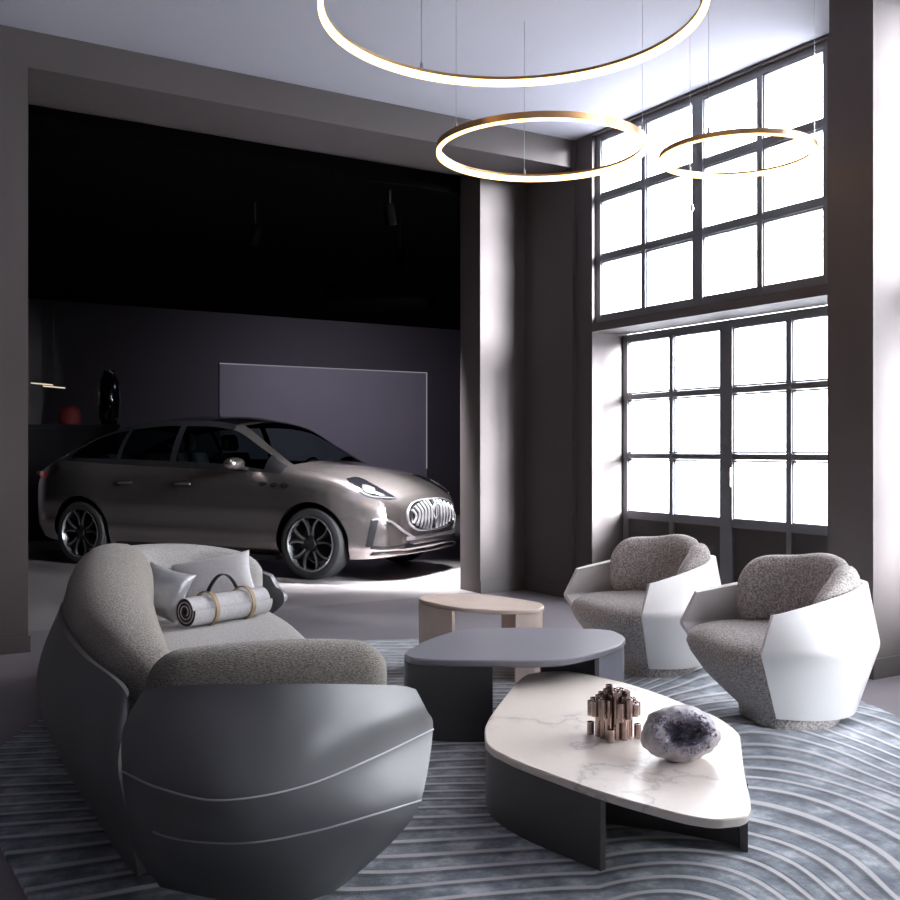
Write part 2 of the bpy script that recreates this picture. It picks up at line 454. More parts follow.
def make_window(n, x, y0, z0, rows, rowh, mid=.05, panel=None):
    root = bpy.data.objects.new('window_%d' % n, None); COL.objects.link(root); root['kind'] = 'structure'
    f = MB(); t = .022; cols = [y0 + .575 * i for i in range(5)]; zt = z0 + rows * rowh; ye = y0 + 2.296
    for i, y in enumerate(cols):
        hw = {0: .03, 4: .03, 2: mid}.get(i, t); yy = min(max(y, y0 + .03), ye - .03)
        f.box(x - .022, x + .028, yy - hw, yy + hw, (0.0 if panel else z0), zt)
    for k in range(rows + 1):
        z = z0 + k * rowh; hh = .03 if k in (0, rows) else t
        f.box(x - .020, x + .026, y0, ye, z - hh, z + hh)
    if panel:
        f.box(x - .020, x + .026, y0, ye, 0.0, .07)
        for k in (1, 2, 3, 4): pass
    fr = obj('window_frame', f, 'frame', root, smooth=0)
    # slimmer inner beads around every pane
    bd = MB()
    for i in range(4):
        a, c = cols[i] + (mid if i == 2 else t), min(cols[i + 1], ye) - (mid if i == 1 else t)
        if i == 0: a = y0 + .06
        if i == 3: c = ye - .06
        for k in range(rows):
            u, v = z0 + k * rowh + t + .004, z0 + (k + 1) * rowh - t - .004; s = .012
            bd.box(x - .012, x + .02, a, a + s, u, v); bd.box(x - .012, x + .02, c - s, c, u, v)
            bd.box(x - .012, x + .02, a, c, u, u + s); bd.box(x - .012, x + .02, a, c, v - s, v)
    obj('glazing_bead', bd, 'frame', root, smooth=0)
    g = MB().box(x + .004, x + .010, y0 + .02, ye - .02, z0, zt)
    obj('pane', g, 'glass', root, smooth=0)
    if panel:
        p = MB().box(x, x + .02, y0 + .02, ye - .02, .02, z0); obj('lower_panel', p, 'panel_dark', root, smooth=0)
    return root
w1 = make_window(1, XU, 4.12, 2.32, 3, .497)
w2 = make_window(2, XL, 4.12, .71, 3, .49, .06, True)
for k, y0 in enumerate(BAYS[1:]):
    make_window(3 + 2 * k, XU, y0, 2.32, 3, .497); make_window(4 + 2 * k, XL, y0, .71, 3, .49, .06, True)
obj('latch', MB().lathe([(0, 0), (.012, 0), (.016, .02), (.012, .05), (0, .052)], 12, Matrix.Translation((XU - .045, 5.30, 2.98))), 'chrome', w1)
def hinge(y): 
    return MB().box(XL - .045, XL - .03, y - .012, y + .012, .98, 1.12)
obj('door_pull', hinge(5.22), 'frame', w2, smooth=0)

# showroom beyond the opening
struct('wall_showroom_back', MB().box(-3.2, 10.5, 16.3, 16.5, 0, 3.55), 'show_wall')
struct('wall_showroom_left', MB().box(-3.4, -3.2, 7.64, 16.5, 0, 3.9), 'black')
struct('wall_showroom_right', MB().loft([[(5.45, 7.64, z), (5.66, 7.64, z), (10.55, 16.5, z), (10.35, 16.5, z)] for z in (0, 3.9)]), 'show_wall')
struct('ceiling_showroom', MB().loft([[(-3.4, 7.64, z), (5.66, 7.64, z), (10.55, 16.5, z), (-3.4, 16.5, z)] for z in (3.55, 4.0)]), 'black')
t_ = thing('wall_panel', 'large pale violet wall panel edged by a thin light line behind the car', 'wall panel', (7.35, 16.27, 0))
obj('panel_board', MB().box(5.36, 9.35, 16.275, 16.30, .05, 2.70), 'show_panel', t_, smooth=0)
lm = MB(); lm.box(5.36, 9.35, 16.262, 16.275, 2.69, 2.705); lm.box(9.335, 9.35, 16.262, 16.275, .9, 2.69)
obj('light_line', lm, 'led_dim', t_, smooth=0)

# outside ground and a pale building seen through the panes
struct('ground_outside', MB().box(5.63, 60, -40, 60, -.3, -.1), 'outside')

# ---------------------------------------------------------------- rug
rp = [(-1.14, 2.72), (-1.5, 3.3), (-1.88, 4.2), (-1.75, 5.2), (-1.2, 6.15), (-.3, 6.55), (.8, 6.4), (1.6, 5.8), (2.02, 4.95), (2.07, 4.2), (1.9, 3.0), (1.2, 1.9), (0, 1.5), (-.7, 1.95)]
rugpoly = np.array([c3(x, d, 0)[:2] for x, d in catmull(rp, 120, True)])
RZ = .014
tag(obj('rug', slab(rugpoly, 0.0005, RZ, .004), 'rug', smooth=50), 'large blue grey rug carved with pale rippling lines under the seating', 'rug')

# ---------------------------------------------------------------- armchairs
def make_armchair(label):
    root = thing('armchair', label, 'armchair', (0, 0, 0), 0, 'white shell armchairs')
    rim = [(.385, .39, .572), (.28, .385, .592), (.12, .365, .622), (-.03, .325, .65), (-.13, .275, .668), (-.24, .16, .672), (-.275, .018, .672)]
    rid = [(.46, .42, .404), (.30, .452, .402), (.12, .455, .398), (-.05, .41, .39), (-.17, .325, .383), (-.30, .17, .38), (-.335, .018, .38)]
    bot = [(.27, .215, .062), (.16, .245, .055), (.04, .25, .05), (-.07, .23, .05), (-.15, .18, .05), (-.22, .10, .05), (-.25, .018, .05)]
    A, B, Cc = (catmull(q, 36) for q in (rim, rid, bot))
    def mk(sg):
        g = [A + (B - A) * t for t in np.linspace(0, .86, 8)]
        P0, P1 = A + (B - A) * .86, B + (Cc - B) * .09
        fil = np.linspace(.42, .04, 36)[:, None] * 0 + 1
        for t in np.linspace(.12, .88, 7): g.append((1 - t) ** 2 * P0 + 2 * t * (1 - t) * (B + (B - (P0 + P1) / 2) * .25) + t * t * P1)
        g += [B + (Cc - B) * t for t in np.linspace(.09, 1, 8)]
        g = np.array(g); g[:, :, 1] *= sg
        return shell(g, .024, (0, 0, .35))
    for sg in (1, -1): obj('side_shell', mk(sg), 'white_leather', root, smooth=30, world=False, label='white leather shell')
    lv = [(.0, .01, 0, .27, .205), (.055, .012, 0, .275, .21), (.10, .025, 0, .31, .235), (.2, .05, 0, .385, .305), (.30, .065, 0, .435, .365), (.345, .07, 0, .445, .385),
          (.385, .068, 0, .435, .385), (.41, .065, 0, .405, .365), (.428, .06, 0, .36, .33), (.436, .05, 0, .27, .25), (.44, .05, 0, .12, .12)]
    obj('seat', MB().loft(superloft(lv, 64, 4.2, .62, .55)), 'boucle', root, smooth=50, world=False)
    bk = [(.19, -.305, .41, .69, .045), (.05, -.295, .42, .755, .065), (-.09, -.23, .42, .765, .078), (-.165, -.12, .42, .785, .085), (-.175, .0, .42, .775, .08), (-.15, .09, .43, .74, .065)]
    obj('back_cushion', pad(bk, 44, 22, .10, 2.7), 'boucle', root, smooth=60, world=False)
    sd = [(-.16, .07, .46, .74, .055), (-.13, .15, .46, .755, .07), (-.06, .215, .46, .735, .065), (.04, .265, .45, .67, .055), (.13, .29, .44, .62, .04)]
    obj('side_cushion', pad(sd, 36, 20, .09, 2.6), 'boucle', root, smooth=60, world=False)
    return root
fw = (-.943, .333)
RZC = math.atan2(fw[1], fw[0])          # local +x (front) -> world fw ; local +y -> (-.333,-.943) side towards the camera
ch1 = make_armchair('white shell armchair nearer the camera, beside the big wall pier')
ch1.location = (3.797, 3.11, RZ); ch1.scale = (.95,) * 3; ch1.rotation_euler.z = RZC
ch2 = copy_tree(ch1)
ch2.location = (3.98, 4.214, RZ); ch2.rotation_euler.z = RZC + math.radians(12)
ch2['label'] = 'farther white shell armchair, between the corner and the nearer armchair'

# ---------------------------------------------------------------- sofa
SO = np.array([-.49, 4.38]); SV = np.array([-.3156, .949]); SU = np.array([.949, .3156])
def s3(u, v, z):
    q = SO + SU * u + SV * v; return np.array(c3(q[0], q[1], z))
def loc_uv(px, py, D):
    q = np.array([(px - 450) / 1000 * D, D]) - SO
    return (float(q @ SU), float(q @ SV), EYE + (450 - py) / 1000 * D)
def smap(g): return np.array([[s3(*p) for p in r] for r in g])
sofa = thing('sofa', 'curved grey leather shell sofa with woven greige cushions at left', 'sofa', c3(-.95, 4.2, RZ))
rim = [loc_uv(*p) for p in ((141, 690, 2.80), (172, 686, 2.70), (215, 684, 2.65), (280, 684, 2.63), (345, 684, 2.74), (416, 686, 2.985))]
rm1 = [loc_uv(*p) for p in ((123, 728, 2.71), (155, 736, 2.585), (215, 743, 2.51), (300, 738, 2.55), (370, 722, 2.73), (427, 710, 3.01))]
rid = [loc_uv(*p) for p in ((122, 771, 2.64), (160, 788, 2.50), (220, 800, 2.44), (300, 787, 2.52), (375, 757, 2.74), (433, 729, 3.06))]
sm2 = [loc_uv(*p) for p in ((127, 812, 2.69), (165, 836, 2.57), (240, 843, 2.52), (310, 832, 2.57), (375, 814, 2.67), (421, 800, 2.83))]
sm3 = [loc_uv(*p) for p in ((134, 850, 2.73), (180, 868, 2.63), (245, 876, 2.585), (305, 870, 2.61), (355, 853, 2.69), (395, 839, 2.80))]
bot = [loc_uv(*p) for p in ((160, 887, 2.79), (215, 899, 2.717), (262, 904, 2.687), (300, 902, 2.70), (330, 893, 2.754), (350, 880, 2.837))]
rows4 = [catmull(q, 40) for q in (rim, rm1, rid, sm2, sm3, bot)]
armg = np.array([catmull([r[j] for r in rows4], 31) for j in range(40)]).transpose(1, 0, 2)
# round the upper corners of the panel
def round_corners(g, k=5, drop=.035):
    g = g.copy()
    for side in (0, 1):
        for j in range(k):
            c = j if side == 0 else g.shape[1] - 1 - j
            a = drop * (1 - math.sqrt(1 - ((k - j) / k) ** 2)) if j < k else 0
            n = 8
            for i in range(n): g[i, c, 2] -= a * (1 - i / n)
    return g
armg = round_corners(armg, 3, .010)
mir = lambda g: g * np.array([1, -1, 1])
insd = s3(-.5, 0, .3)
obj('arm_shell', shell(smap(armg), .03, s3(-.5, -1.0, .35)), 'grey_leather', sofa, smooth=50)
obj('arm_shell', shell(smap(mir(armg)), .03, s3(-.5, 1.0, .35)), 'grey_leather', sofa, smooth=50)
for g in (armg, mir(armg)):
    for row, lo in ((12, 0), (18, 6)):
        pth = [s3(*p) for p in g[row][lo:]]; c0 = s3(-.5, 0, .3)
        off = []
        for p in pth:
            d = p - c0; d[2] = 0; off.append(p + d / np.linalg.norm(d) * .002)
        obj('piping', MB().tube(off, .0028, 6), 'piping', sofa, smooth=60)
half = lambda q: q + [(u, -v, z) for u, v, z in q[-2::-1]]
brim = half([(-.885, -1.30, .545), (-.93, -1.20, .578), (-1.03, -.9, .60), (-1.11, -.45, .62), (-1.135, 0, .625)])
brid = half([(-.915, -1.435, .395), (-.99, -1.28, .395), (-1.10, -.95, .40), (-1.185, -.48, .40), (-1.21, 0, .40)])
bse2 = half([(-.89, -1.44, .25), (-.96, -1.28, .24), (-1.06, -.95, .23), (-1.13, -.5, .23), (-1.15, 0, .23)])
bbot = half([(-.86, -1.33, .035), (-.90, -1.20, .035), (-.96, -.9, .035), (-1.0, -.45, .035), (-1.01, 0, .035)])
rows4 = [catmull(q, 72) for q in (brim, brid, bse2, bbot)]
bg = np.array([catmull([r[j] for r in rows4], 28) for j in range(72)]).transpose(1, 0, 2)
bg = round_corners(bg, 4, .03)
obj('back_shell', shell(smap(bg), .03, s3(-.4, 0, .3)), 'grey_leather', sofa, smooth=50)
# seat block and plinth
lv = [(.10, -.53, 0, .36, 1.26), (.2, -.52, 0, .38, 1.29), (.30, -.51, 0, .395, 1.30), (.36, -.505, 0, .40, 1.30), (.395, -.505, 0, .395, 1.28), (.415, -.51, 0, .37, 1.24), (.427, -.515, 0, .32, 1.12), (.432, -.52, 0, .18, .8)]
sb = MB().loft([[s3(p[0], p[1], p[2]) for p in r] for r in superloft(lv, 64, 3.6)])
obj('seat', sb, 'linen_light', sofa, smooth=50)
lv = [(RZ, -.50, 0, .36, 1.26), (.10, -.50, 0, .38, 1.29)]
obj('plinth', MB().loft([[s3(p[0], p[1], p[2]) for p in r] for r in superloft(lv, 48, 3.6)]), 'dark', sofa, smooth=40)
def spad(path, **k):
    mb = pad(path, **k); mb.v = [tuple(s3(*p)) for p in mb.v]; return mb
obj('back_cushion', spad([(-.80, -1.20, .36, .615, .085), (-.86, -.95, .36, .655, .12), (-.925, -.5, .38, .715, .16), (-.95, -.05, .38, .775, .175), (-.94, .35, .38, .825, .175), (-.90, .60, .38, .825, .16)], n=56, seg=28, e=.15, ex=2.5), 'linen', sofa, smooth=60)
obj('arm_cushion', spad([(-.84, -1.27, .36, .655, .09), (-.62, -1.30, .38, .675, .11), (-.38, -1.30, .38, .675, .11), (-.12, -1.27, .38, .65, .09)], n=48, seg=26, e=.10, ex=2.9), 'linen', sofa, smooth=60)
obj('side_cushion', spad([(-.93, .70, .38, .75, .11), (-.85, .98, .38, .765, .13), (-.62, 1.16, .38, .755, .13), (-.38, 1.23, .38, .72, .12), (-.16, 1.24, .38, .66, .10)], n=48, seg=26, e=.12, ex=2.7), 'linen_light', sofa, smooth=60)

# cushions and blanket on the sofa
def pillow(name, label, mat, loc, w, h, t, rz, tilt, roll=0):
    n = 18; rows = []
    top, botv = [], []
    for i in range(n + 1):
        for j in range(n + 1):
            x, y = 2 * i / n - 1, 2 * j / n - 1
            k = (max(0, 1 - abs(x) ** 2.4) * max(0, 1 - abs(y) ** 2.4)) ** .5
            pin = 1 - .10 * (1 - abs(y) ** 2) * abs(x) ** 3; pin2 = 1 - .10 * (1 - abs(x) ** 2) * abs(y) ** 3
            top.append((x * w / 2 * pin, y * h / 2 * pin2, t / 2 * k + .004)); botv.append((x * w / 2 * pin, y * h / 2 * pin2, -t / 2 * k - .004))
    N = (n + 1) ** 2; f = []
    idx = lambda i, j: i * (n + 1) + j
    for i in range(n):
        for j in range(n):
            q = (idx(i, j), idx(i + 1, j), idx(i + 1, j + 1), idx(i, j + 1)); f.append(q); f.append(tuple(N + a for a in q[::-1]))
    edge = [idx(i, 0) for i in range(n)] + [idx(n, j) for j in range(n)] + [idx(i, n) for i in range(n, 0, -1)] + [idx(0, j) for j in range(n, 0, -1)]
    for a, b2 in zip(edge, edge[1:] + edge[:1]): f.append((b2, a, a + N, b2 + N))
    R = Matrix.Rotation(rz, 4, 'Z') @ Matrix.Rotation(roll, 4, 'Y') @ Matrix.Rotation(tilt, 4, 'X')
    v = [R @ Vector(p) for p in top + botv]
    zmin = min(p.z for p in v)
    v = [(p.x, p.y, p.z - zmin) for p in v]
    o = obj(name, (v, f), mat, smooth=70, world=False); o.location = loc
    return tag(o, label, 'pillow')
cxy = c3(-1.21, 5.14, .428)
pillow('throw_pillow', 'pale grey cotton pillow leaning on the sofa behind the rolled blanket', 'pillow', cxy, .41, .265, .13, -ANG + math.radians(18), math.radians(62), math.radians(-9))
cxy = c3(-1.385, 4.82, .425)
pillow('throw_pillow', 'small shiny silver satin pillow beside the sofa back cushion', 'silver_fabric', cxy, .25, .25, .12, -ANG - math.radians(14), math.radians(64), math.radians(14))
bl = thing('blanket_roll', 'rolled grey blanket with charcoal lining and leather carry strap on the sofa', 'blanket', c3(-1.05, 4.80, .43), 0)
A0, A1 = Vector(c3(-1.215, 4.58, .508)), Vector(c3(-.935, 4.97, .508))
ax = (A1 - A0).normalized(); up = Vector((0, 0, 1)); sd = ax.cross(up).normalized(); LEN = (A1 - A0).length; BR = .076
def spiral(r0, r1, turns, th, n=150):
    o_, i_ = [], []
    for k in range(n + 1):
        a = k / n * turns * 2 * PI - PI * .35; r = r0 + (r1 - r0) * k / n
        o_.append((r * math.cos(a), r * math.sin(a))); i_.append(((r - th) * math.cos(a), (r - th) * math.sin(a)))
    return o_ + i_[::-1]
def extr(outline, a, b2):
    rows = [[A0 + ax * t + sd * x + up * y for x, y in outline] for t in (a, b2)]
    mb = MB(); n = len(outline); mb.loft(rows, caps=False)
    h = n // 2
    for r in (0, 1):
        for k in range(h - 1): mb.f.append((r * n + k, r * n + k + 1, r * n + n - 2 - k, r * n + n - 1 - k))
    return mb
obj('blanket', extr(spiral(.02, BR, 3.2, .0035), 0, LEN), 'blanket', bl, smooth=30)
obj('lining', extr(spiral(.016, BR - .004, 3.2, .0135), .004, LEN - .004), 'charcoal', bl, smooth=30)
for t in (.27, .74):
    rg = []
    for k in range(40):
        a = 2 * PI * k / 40; d = sd * math.cos(a) + up * math.sin(a)
        rg.append([A0 + ax * (LEN * t - .011) + d * (BR + .001), A0 + ax * (LEN * t + .011) + d * (BR + .001), A0 + ax * (LEN * t + .011) + d * (BR + .006), A0 + ax * (LEN * t - .011) + d * (BR + .006)])
    obj('strap', MB().loft(rg, ring=True), 'tan', bl, smooth=40)
hp = []
for k in range(25):
    q = k / 24; a = PI * q
    hp.append(A0 + ax * (LEN * (.27 + .36 * q)) + up * (BR + .004 + .072 * math.sin(a) ** .8) + sd * .01)
hr = []
for k, p in enumerate(hp):
    t = (hp[min(k + 1, 24)] - hp[max(k - 1, 0)]).normalized(); nn = t.cross(sd)
    hr.append([p + sd * .011 + nn * .0025, p - sd * .011 + nn * .0025, p - sd * .011 - nn * .0025, p + sd * .011 - nn * .0025])
obj('carry_handle', MB().loft(hr), 'dark', bl, smooth=40)

# ---------------------------------------------------------------- coffee tables
def plan(pts, z): return [onz(px, py, z)[:2] for px, py in pts]
def rpoly(pts):
    P = np.array(pts, float); Q = []
    for i in range(len(P)):
        a, b2 = P[i], P[(i + 1) % len(P)]; Q += [a + (b2 - a) * .18, a + (b2 - a) * .36, a + (b2 - a) * .64, a + (b2 - a) * .82]
    return chaikin(Q, 3)
def shrink(path, centre, k): c = np.array(centre); return [c + (np.array(p) - c) * k for p in path]
# marble table
ZT = .25
o1 = plan([(522, 675), (546, 671), (574, 671), (640, 686), (739, 725), (744, 771), (752, 806), (746, 817), (715, 820), (682, 815), (603, 793), (520, 763), (486, 746), (484, 728), (491, 714)], ZT)
t1 = thing('coffee_table', 'low coffee table with white veined marble top and dark curved panel legs', 'coffee table', (*np.mean(o1, axis=0), RZ))
top1 = rpoly(o1); ctr = np.mean(top1, axis=0)
obj('tabletop', slab(top1, ZT - .026, ZT, .004), 'marble', t1, smooth=40)
lg = catmull(shrink(plan([(545, 680), (510, 695), (492, 716), (487, 733), (495, 748), (527, 765), (603, 791)], ZT), ctr, .985), 40)
obj('leg', ribbon(lg, RZ, ZT - .026, .022), 'taupe_lacquer', t1, smooth=40)
q0, q1, q2 = c3(.905, 3.075, 0)[:2], c3(.955, 3.35, 0)[:2], c3(1.0, 3.6, 0)[:2]
obj('leg', ribbon(catmull([q0, q1, q2, c3(.93, 3.85, 0)[:2]], 24), RZ, ZT - .026, .022), 'taupe_lacquer', t1, smooth=40)
obj('brace_panel', ribbon(catmull([c3(.905, 3.13, 0)[:2], c3(.72, 3.24, 0)[:2], c3(.5, 3.33, 0)[:2], c3(.25, 3.5, 0)[:2]], 16), RZ, ZT - .026, .018), 'taupe_lacquer', t1, smooth=40)
# blue grey table
ZG = .36
o2 = plan([(402, 653), (425, 640), (463, 628), (540, 627.5), (610, 629), (627, 637), (620, 645), (598, 652), (566, 659), (535, 661), (440, 660), (412, 658)], ZG)
t2 = thing('coffee_table', 'taller coffee table with blue grey lacquered top behind the marble table', 'coffee table', (*np.mean(o2, axis=0), RZ))
top2 = rpoly(o2); ctr = np.mean(top2, axis=0)
obj('tabletop', slab(top2, ZG - .03, ZG, .005), 'lavender_lacquer', t2, smooth=40)
lg = catmull(shrink(plan([(430, 640), (408, 649), (406, 655), (420, 658), (455, 660), (492, 660)], ZG), ctr, .985), 40)
obj('leg', ribbon(lg, RZ, ZG - .03, .022), 'lavender_side', t2, smooth=40)
lg = catmull(shrink(plan([(599, 650), (618, 643), (624, 638), (610, 630), (575, 628), (541, 628)], ZG), ctr, .975), 40)
obj('leg', ribbon(lg, RZ, ZG - .03, .022), 'lavender_lacquer', t2, smooth=40)
# beige side table
ZB = .40
o3 = plan([(418, 598), (424, 595), (440, 593.5), (482, 593.5), (540, 602), (545, 606), (538, 610), (500, 610.5), (455, 607.5), (424, 601)], ZB)
t3 = thing('side_table', 'small side table with pale beige top nearest the car opening', 'side table', (*np.mean(o3, axis=0), RZ))
top3 = rpoly(o3); ctr = np.mean(top3, axis=0)
obj('tabletop', slab(top3, ZB - .022, ZB, .004), 'beige_wood', t3, smooth=40)
lg = catmull(shrink(plan([(445, 594.5), (424, 596), (420, 599), (432, 603), (453, 607)], ZB), ctr, .98), 30)
obj('leg', ribbon(lg, RZ, ZB - .022, .02), 'beige_wood', t3, smooth=40)
lg = catmull(shrink(plan([(516, 610), (535, 609), (542, 606), (530, 601.5), (503, 598)], ZB), ctr, .98), 30)
obj('leg', ribbon(lg, RZ, ZB - .022, .02), 'beige_wood', t3, smooth=40)

# tube ornament
bc = onz(614, 736, ZT); Bx, By = bc[0], bc[1]
orn = thing('candle_holder', 'cluster of brown bronze tubes standing on the marble table', 'candle holder', (Bx, By, ZT))
def open_tube(x, y, z0, z1, r):
    return MB().lathe([(r, z0), (r, z1), (r * .80, z1), (r * .80, z1 - .03), (.0005, z1 - .03)], 16, Matrix.Translation((x, y, 0)))
hexs = []
for i in range(-3, 4):
    for j in range(-3, 4):
        X = (i + j * .5) * .0265; Y = j * .0265 * .866
        if math.hypot(X, Y) < .068: hexs.append((X, Y))
for X, Y in hexs:
    d = math.hypot(X, Y); z1 = .178 - d * .55 + random.uniform(-.014, .014); z0 = 0
    if d > .05: z0 = random.choice([0, .0, .07])
    wpt = Rt * X + Fw * Y
    obj('tube', open_tube(Bx + wpt[0], By + wpt[1], ZT + z0, ZT + z1, .0128), 'copper', orn, smooth=40)
for k in range(16):
    a = 2 * PI * k / 16 + .1; X, Y = .082 * math.cos(a), .082 * math.sin(a)
    if k % 4 == 3: z0, z1 = 0, random.uniform(.032, .05)
    else: z0, z1 = random.uniform(.065, .09), random.uniform(.115, .15)
    wpt = Rt * X + Fw * Y
    obj('tube', open_tube(Bx + wpt[0], By + wpt[1], ZT + z0, ZT + z1, .0128), 'copper', orn, smooth=40)

# geode
gc = onz(680, 758, ZT); GD = Vector((gc[0], gc[1], 0)); 
geo = thing('geode', 'split lilac crystal geode resting on the marble table', 'geode', (gc[0], gc[1], ZT))
from mathutils import noise as mnoise
toC = Vector((-gc[0], -gc[1], .75)).normalized()
rgtv = Vector((Rt[0], Rt[1], 0)); upv = rgtv.cross(-toC).normalized()
if upv.z < 0: upv = -upv
bm = bmesh.new(); bmesh.ops.create_icosphere(bm, subdivisions=5, radius=1)
RX, RY, RD = .122, .088, .085
pit = []; rind = []
for v in bm.verts:
    n = v.co.normalized(); x, y, d = n.x, n.y, n.z
    k = 1 + .16 * mnoise.noise(n * 1.6 + Vector((3, 1, 2))) + .06 * mnoise.noise(n * 5)
    px_, py_, pd = x * RX * k, y * RY * k, d * RD * k
    if d > 0:
        hx, hy = (px_ - .012) / (RX * .60), (py_ - .008) / (RY * .52)
        ang = math.atan2(hy, hx); e = math.hypot(hx, hy) / (1 + .18 * math.sin(3 * ang + 1) + .12 * math.sin(5 * ang))
        pd = min(pd, RD * .62 + .12 * (pd - RD * .62))
        if e < 1: pd -= (1 - e ** 2.2) * .085
    v.co = rgtv * px_ + upv * py_ + toC * pd
zmin = min(v.co.z for v in bm.verts) + .014
for v in bm.verts: v.co.z = max(v.co.z, zmin)
off = Vector((gc[0], gc[1], ZT - zmin))
me_v = [v.co + off for v in bm.verts]
fr, fp = [], []
loc_c = {}
for f in bm.faces:
    c = f.calc_center_median(); q = ((c.dot(rgtv) - .012) / (RX * .60), (c.dot(upv) - .008) / (RY * .52), c.dot(toC))
    (fp if (math.hypot(q[0], q[1]) < .95 and q[2] > -.03 and f.normal is not None) else fr).append(tuple(v.index for v in f.verts))
bm.free()
def sub(vs, fs):
    used = sorted({i for f in fs for i in f}); mp = {a: i for i, a in enumerate(used)}
    return [tuple(vs[a]) for a in used], [tuple(mp[i] for i in f) for f in fs]
obj('rind', sub(me_v, fr), 'stone', geo, smooth=80, fix=False)
obj('crystal_pit', sub(me_v, fp), 'crystal_dark', geo, smooth=0, fix=False, label='dark crystal lined hollow')
cr = MB()
for k in range(420):
    a = random.uniform(0, 2 * PI); e = random.gauss(.98, .17) if k < 300 else random.uniform(.2, .9)
    x, y = RX * .66 * e * math.cos(a) + .010, RY * .60 * e * math.sin(a) + .006
    dpt = RD * .60 if e > .9 else RD * .60 - (1 - e ** 2) * .07
    if e > 1.2: dpt -= (e - 1.2) * .09
    p = rgtv * x + upv * y + toC * dpt + off; s = random.uniform(.004, .0095)
    t = Vector((random.gauss(0, .5), random.gauss(0, .5), random.gauss(0, .5))) + toC * 1.2; t.normalize(); o1_ = t.orthogonal().normalized(); o2_ = t.cross(o1_)
    ring = [p + (o1_ * math.cos(i * PI / 3) + o2_ * math.sin(i * PI / 3)) * s * .55 for i in range(6)]
    ring2 = [r + t * s * .9 for r in ring]; tip = p + t * s * 1.7
    cr.add([tuple(r) for r in ring + ring2 + [tip]], [(i, (i + 1) % 6, 6 + (i + 1) % 6, 6 + i) for i in range(6)] + [(6 + i, 6 + (i + 1) % 6, 12) for i in range(6)])
obj('crystals', cr, 'crystal', geo, smooth=0, kind='stuff')

# ---------------------------------------------------------------- ring lamps
def ring_lamp(label, X, D, z, r, h, wd, angs):
    c = c3(X, D, z); root = thing('pendant_ring_lamp', label, 'pendant lamp', c, 0, 'glowing ring pendant lamps')
    n = 128
    def ring(prof):
        return MB().loft([[(c[0] + (r + a) * math.cos(2 * PI * k / n), c[1] + (r + a) * math.sin(2 * PI * k / n), z + b2) for a, b2 in prof] for k in range(n)], ring=True)
    obj('ring_body', ring([(-wd * .25, -h * .30), (wd * .5, -h * .30), (wd * .5, h * .5), (-wd * .5, h * .5), (-wd * .5, h * .16), (-wd * .25, h * .16)]), 'gold', root, smooth=30)
    obj('diffuser', ring([(-wd * .5, -h * .5), (wd * .42, -h * .5), (wd * .42, -h * .31), (-wd * .26, -h * .31), (-wd * .26, h * .15), (-wd * .5, h * .15)]), 'ring_light', root, smooth=30)
    for a in angs:
        a = math.radians(a); q = Rt * (r * math.cos(a)) + Fw * (r * math.sin(a)); x, y = c[0] + q[0], c[1] + q[1]
        cd = obj('cord', MB().tube([(x, y, z + h * .5), (x, y, CEIL)], .0016, 6), 'cord', root)
        obj('cord_grip', MB().lathe([(0, z + h * .5), (.007, z + h * .5), (.007, z + h * .5 + .025), (.003, z + h * .5 + .032), (0, z + h * .5 + .032)], 10, Matrix.Translation((x, y, 0))), 'cord', cd)
    return root
ring_lamp('largest glowing ring lamp, hanging highest and nearest the camera', .255, 4.13, 3.06, .785, .044, .022, (120, 0, 240))
ring_lamp('middle sized glowing ring lamp in front of the room corner', .50, 5.5, 2.90, .565, .042, .024, (214, 95, 335))
ring_lamp('smallest glowing ring lamp, hanging in front of the upper window', 1.607, 5.6, 2.90, .42, .034, .018, (234, 354, 114))

# ---------------------------------------------------------------- car
def pchip(xs, ys):
    xs, ys = np.array(xs, float), np.array(ys, float); h = np.diff(xs); d = np.diff(ys) / h; m = np.zeros_like(ys)
    m[0], m[-1] = d[0], d[-1]
    for i in range(1, len(xs) - 1):
        if d[i - 1] * d[i] > 0:
            w1_, w2_ = 2 * h[i] + h[i - 1], h[i] + 2 * h[i - 1]; m[i] = (w1_ + w2_) / (w1_ / d[i - 1] + w2_ / d[i])
    def f(x):
        x = min(max(x, xs[0]), xs[-1]); i = min(int(np.searchsorted(xs, x, 'right')) - 1, len(xs) - 2); t = (x - xs[i]) / h[i]
        return float((2 * t**3 - 3 * t**2 + 1) * ys[i] + (t**3 - 2 * t**2 + t) * h[i] * m[i] + (-2 * t**3 + 3 * t**2) * ys[i + 1] + (t**3 - t**2) * h[i] * m[i + 1])
    return f
def key(d): ks = sorted(d); return pchip(ks, [d[k] for k in ks])
S0, S1 = -.90, 3.92
zbot = key({S0: .46, -.84: .36, -.7: .28, -.4: .235, .4: .20, 2.6: .20, 3.4: .205, 3.7: .22, 3.86: .25, S1: .34})
wmax = key({S0: .60, -.86: .74, -.75: .86, -.5: .945, 0: .985, .6: .955, 1.5: .945, 2.4: .955, 3.0: .985, 3.35: .945, 3.55: .885, 3.70: .80, 3.80: .70, 3.87: .59, S1: .44})
ztop = key({S0: .92, -.86: 1.02, -.76: 1.12, -.62: 1.20, -.3: 1.36, .1: 1.50, .6: 1.595, 1.1: 1.63, 1.5: 1.62, 1.86: 1.565, 2.3: 1.325, 2.70: 1.115, 3.0: 1.075, 3.3: 1.01, 3.55: .93, 3.74: .845, 3.86: .765, S1: .68})
zbelt = key({S0: .82, -.8: .96, -.62: 1.06, -.3: 1.13, .3: 1.105, 1.0: 1.075, 1.8: 1.05, 2.4: 1.03, 2.7: 1.015, 3.0: .985, 3.3: .925, 3.55: .85, 3.74: .765, 3.86: .69, S1: .62})
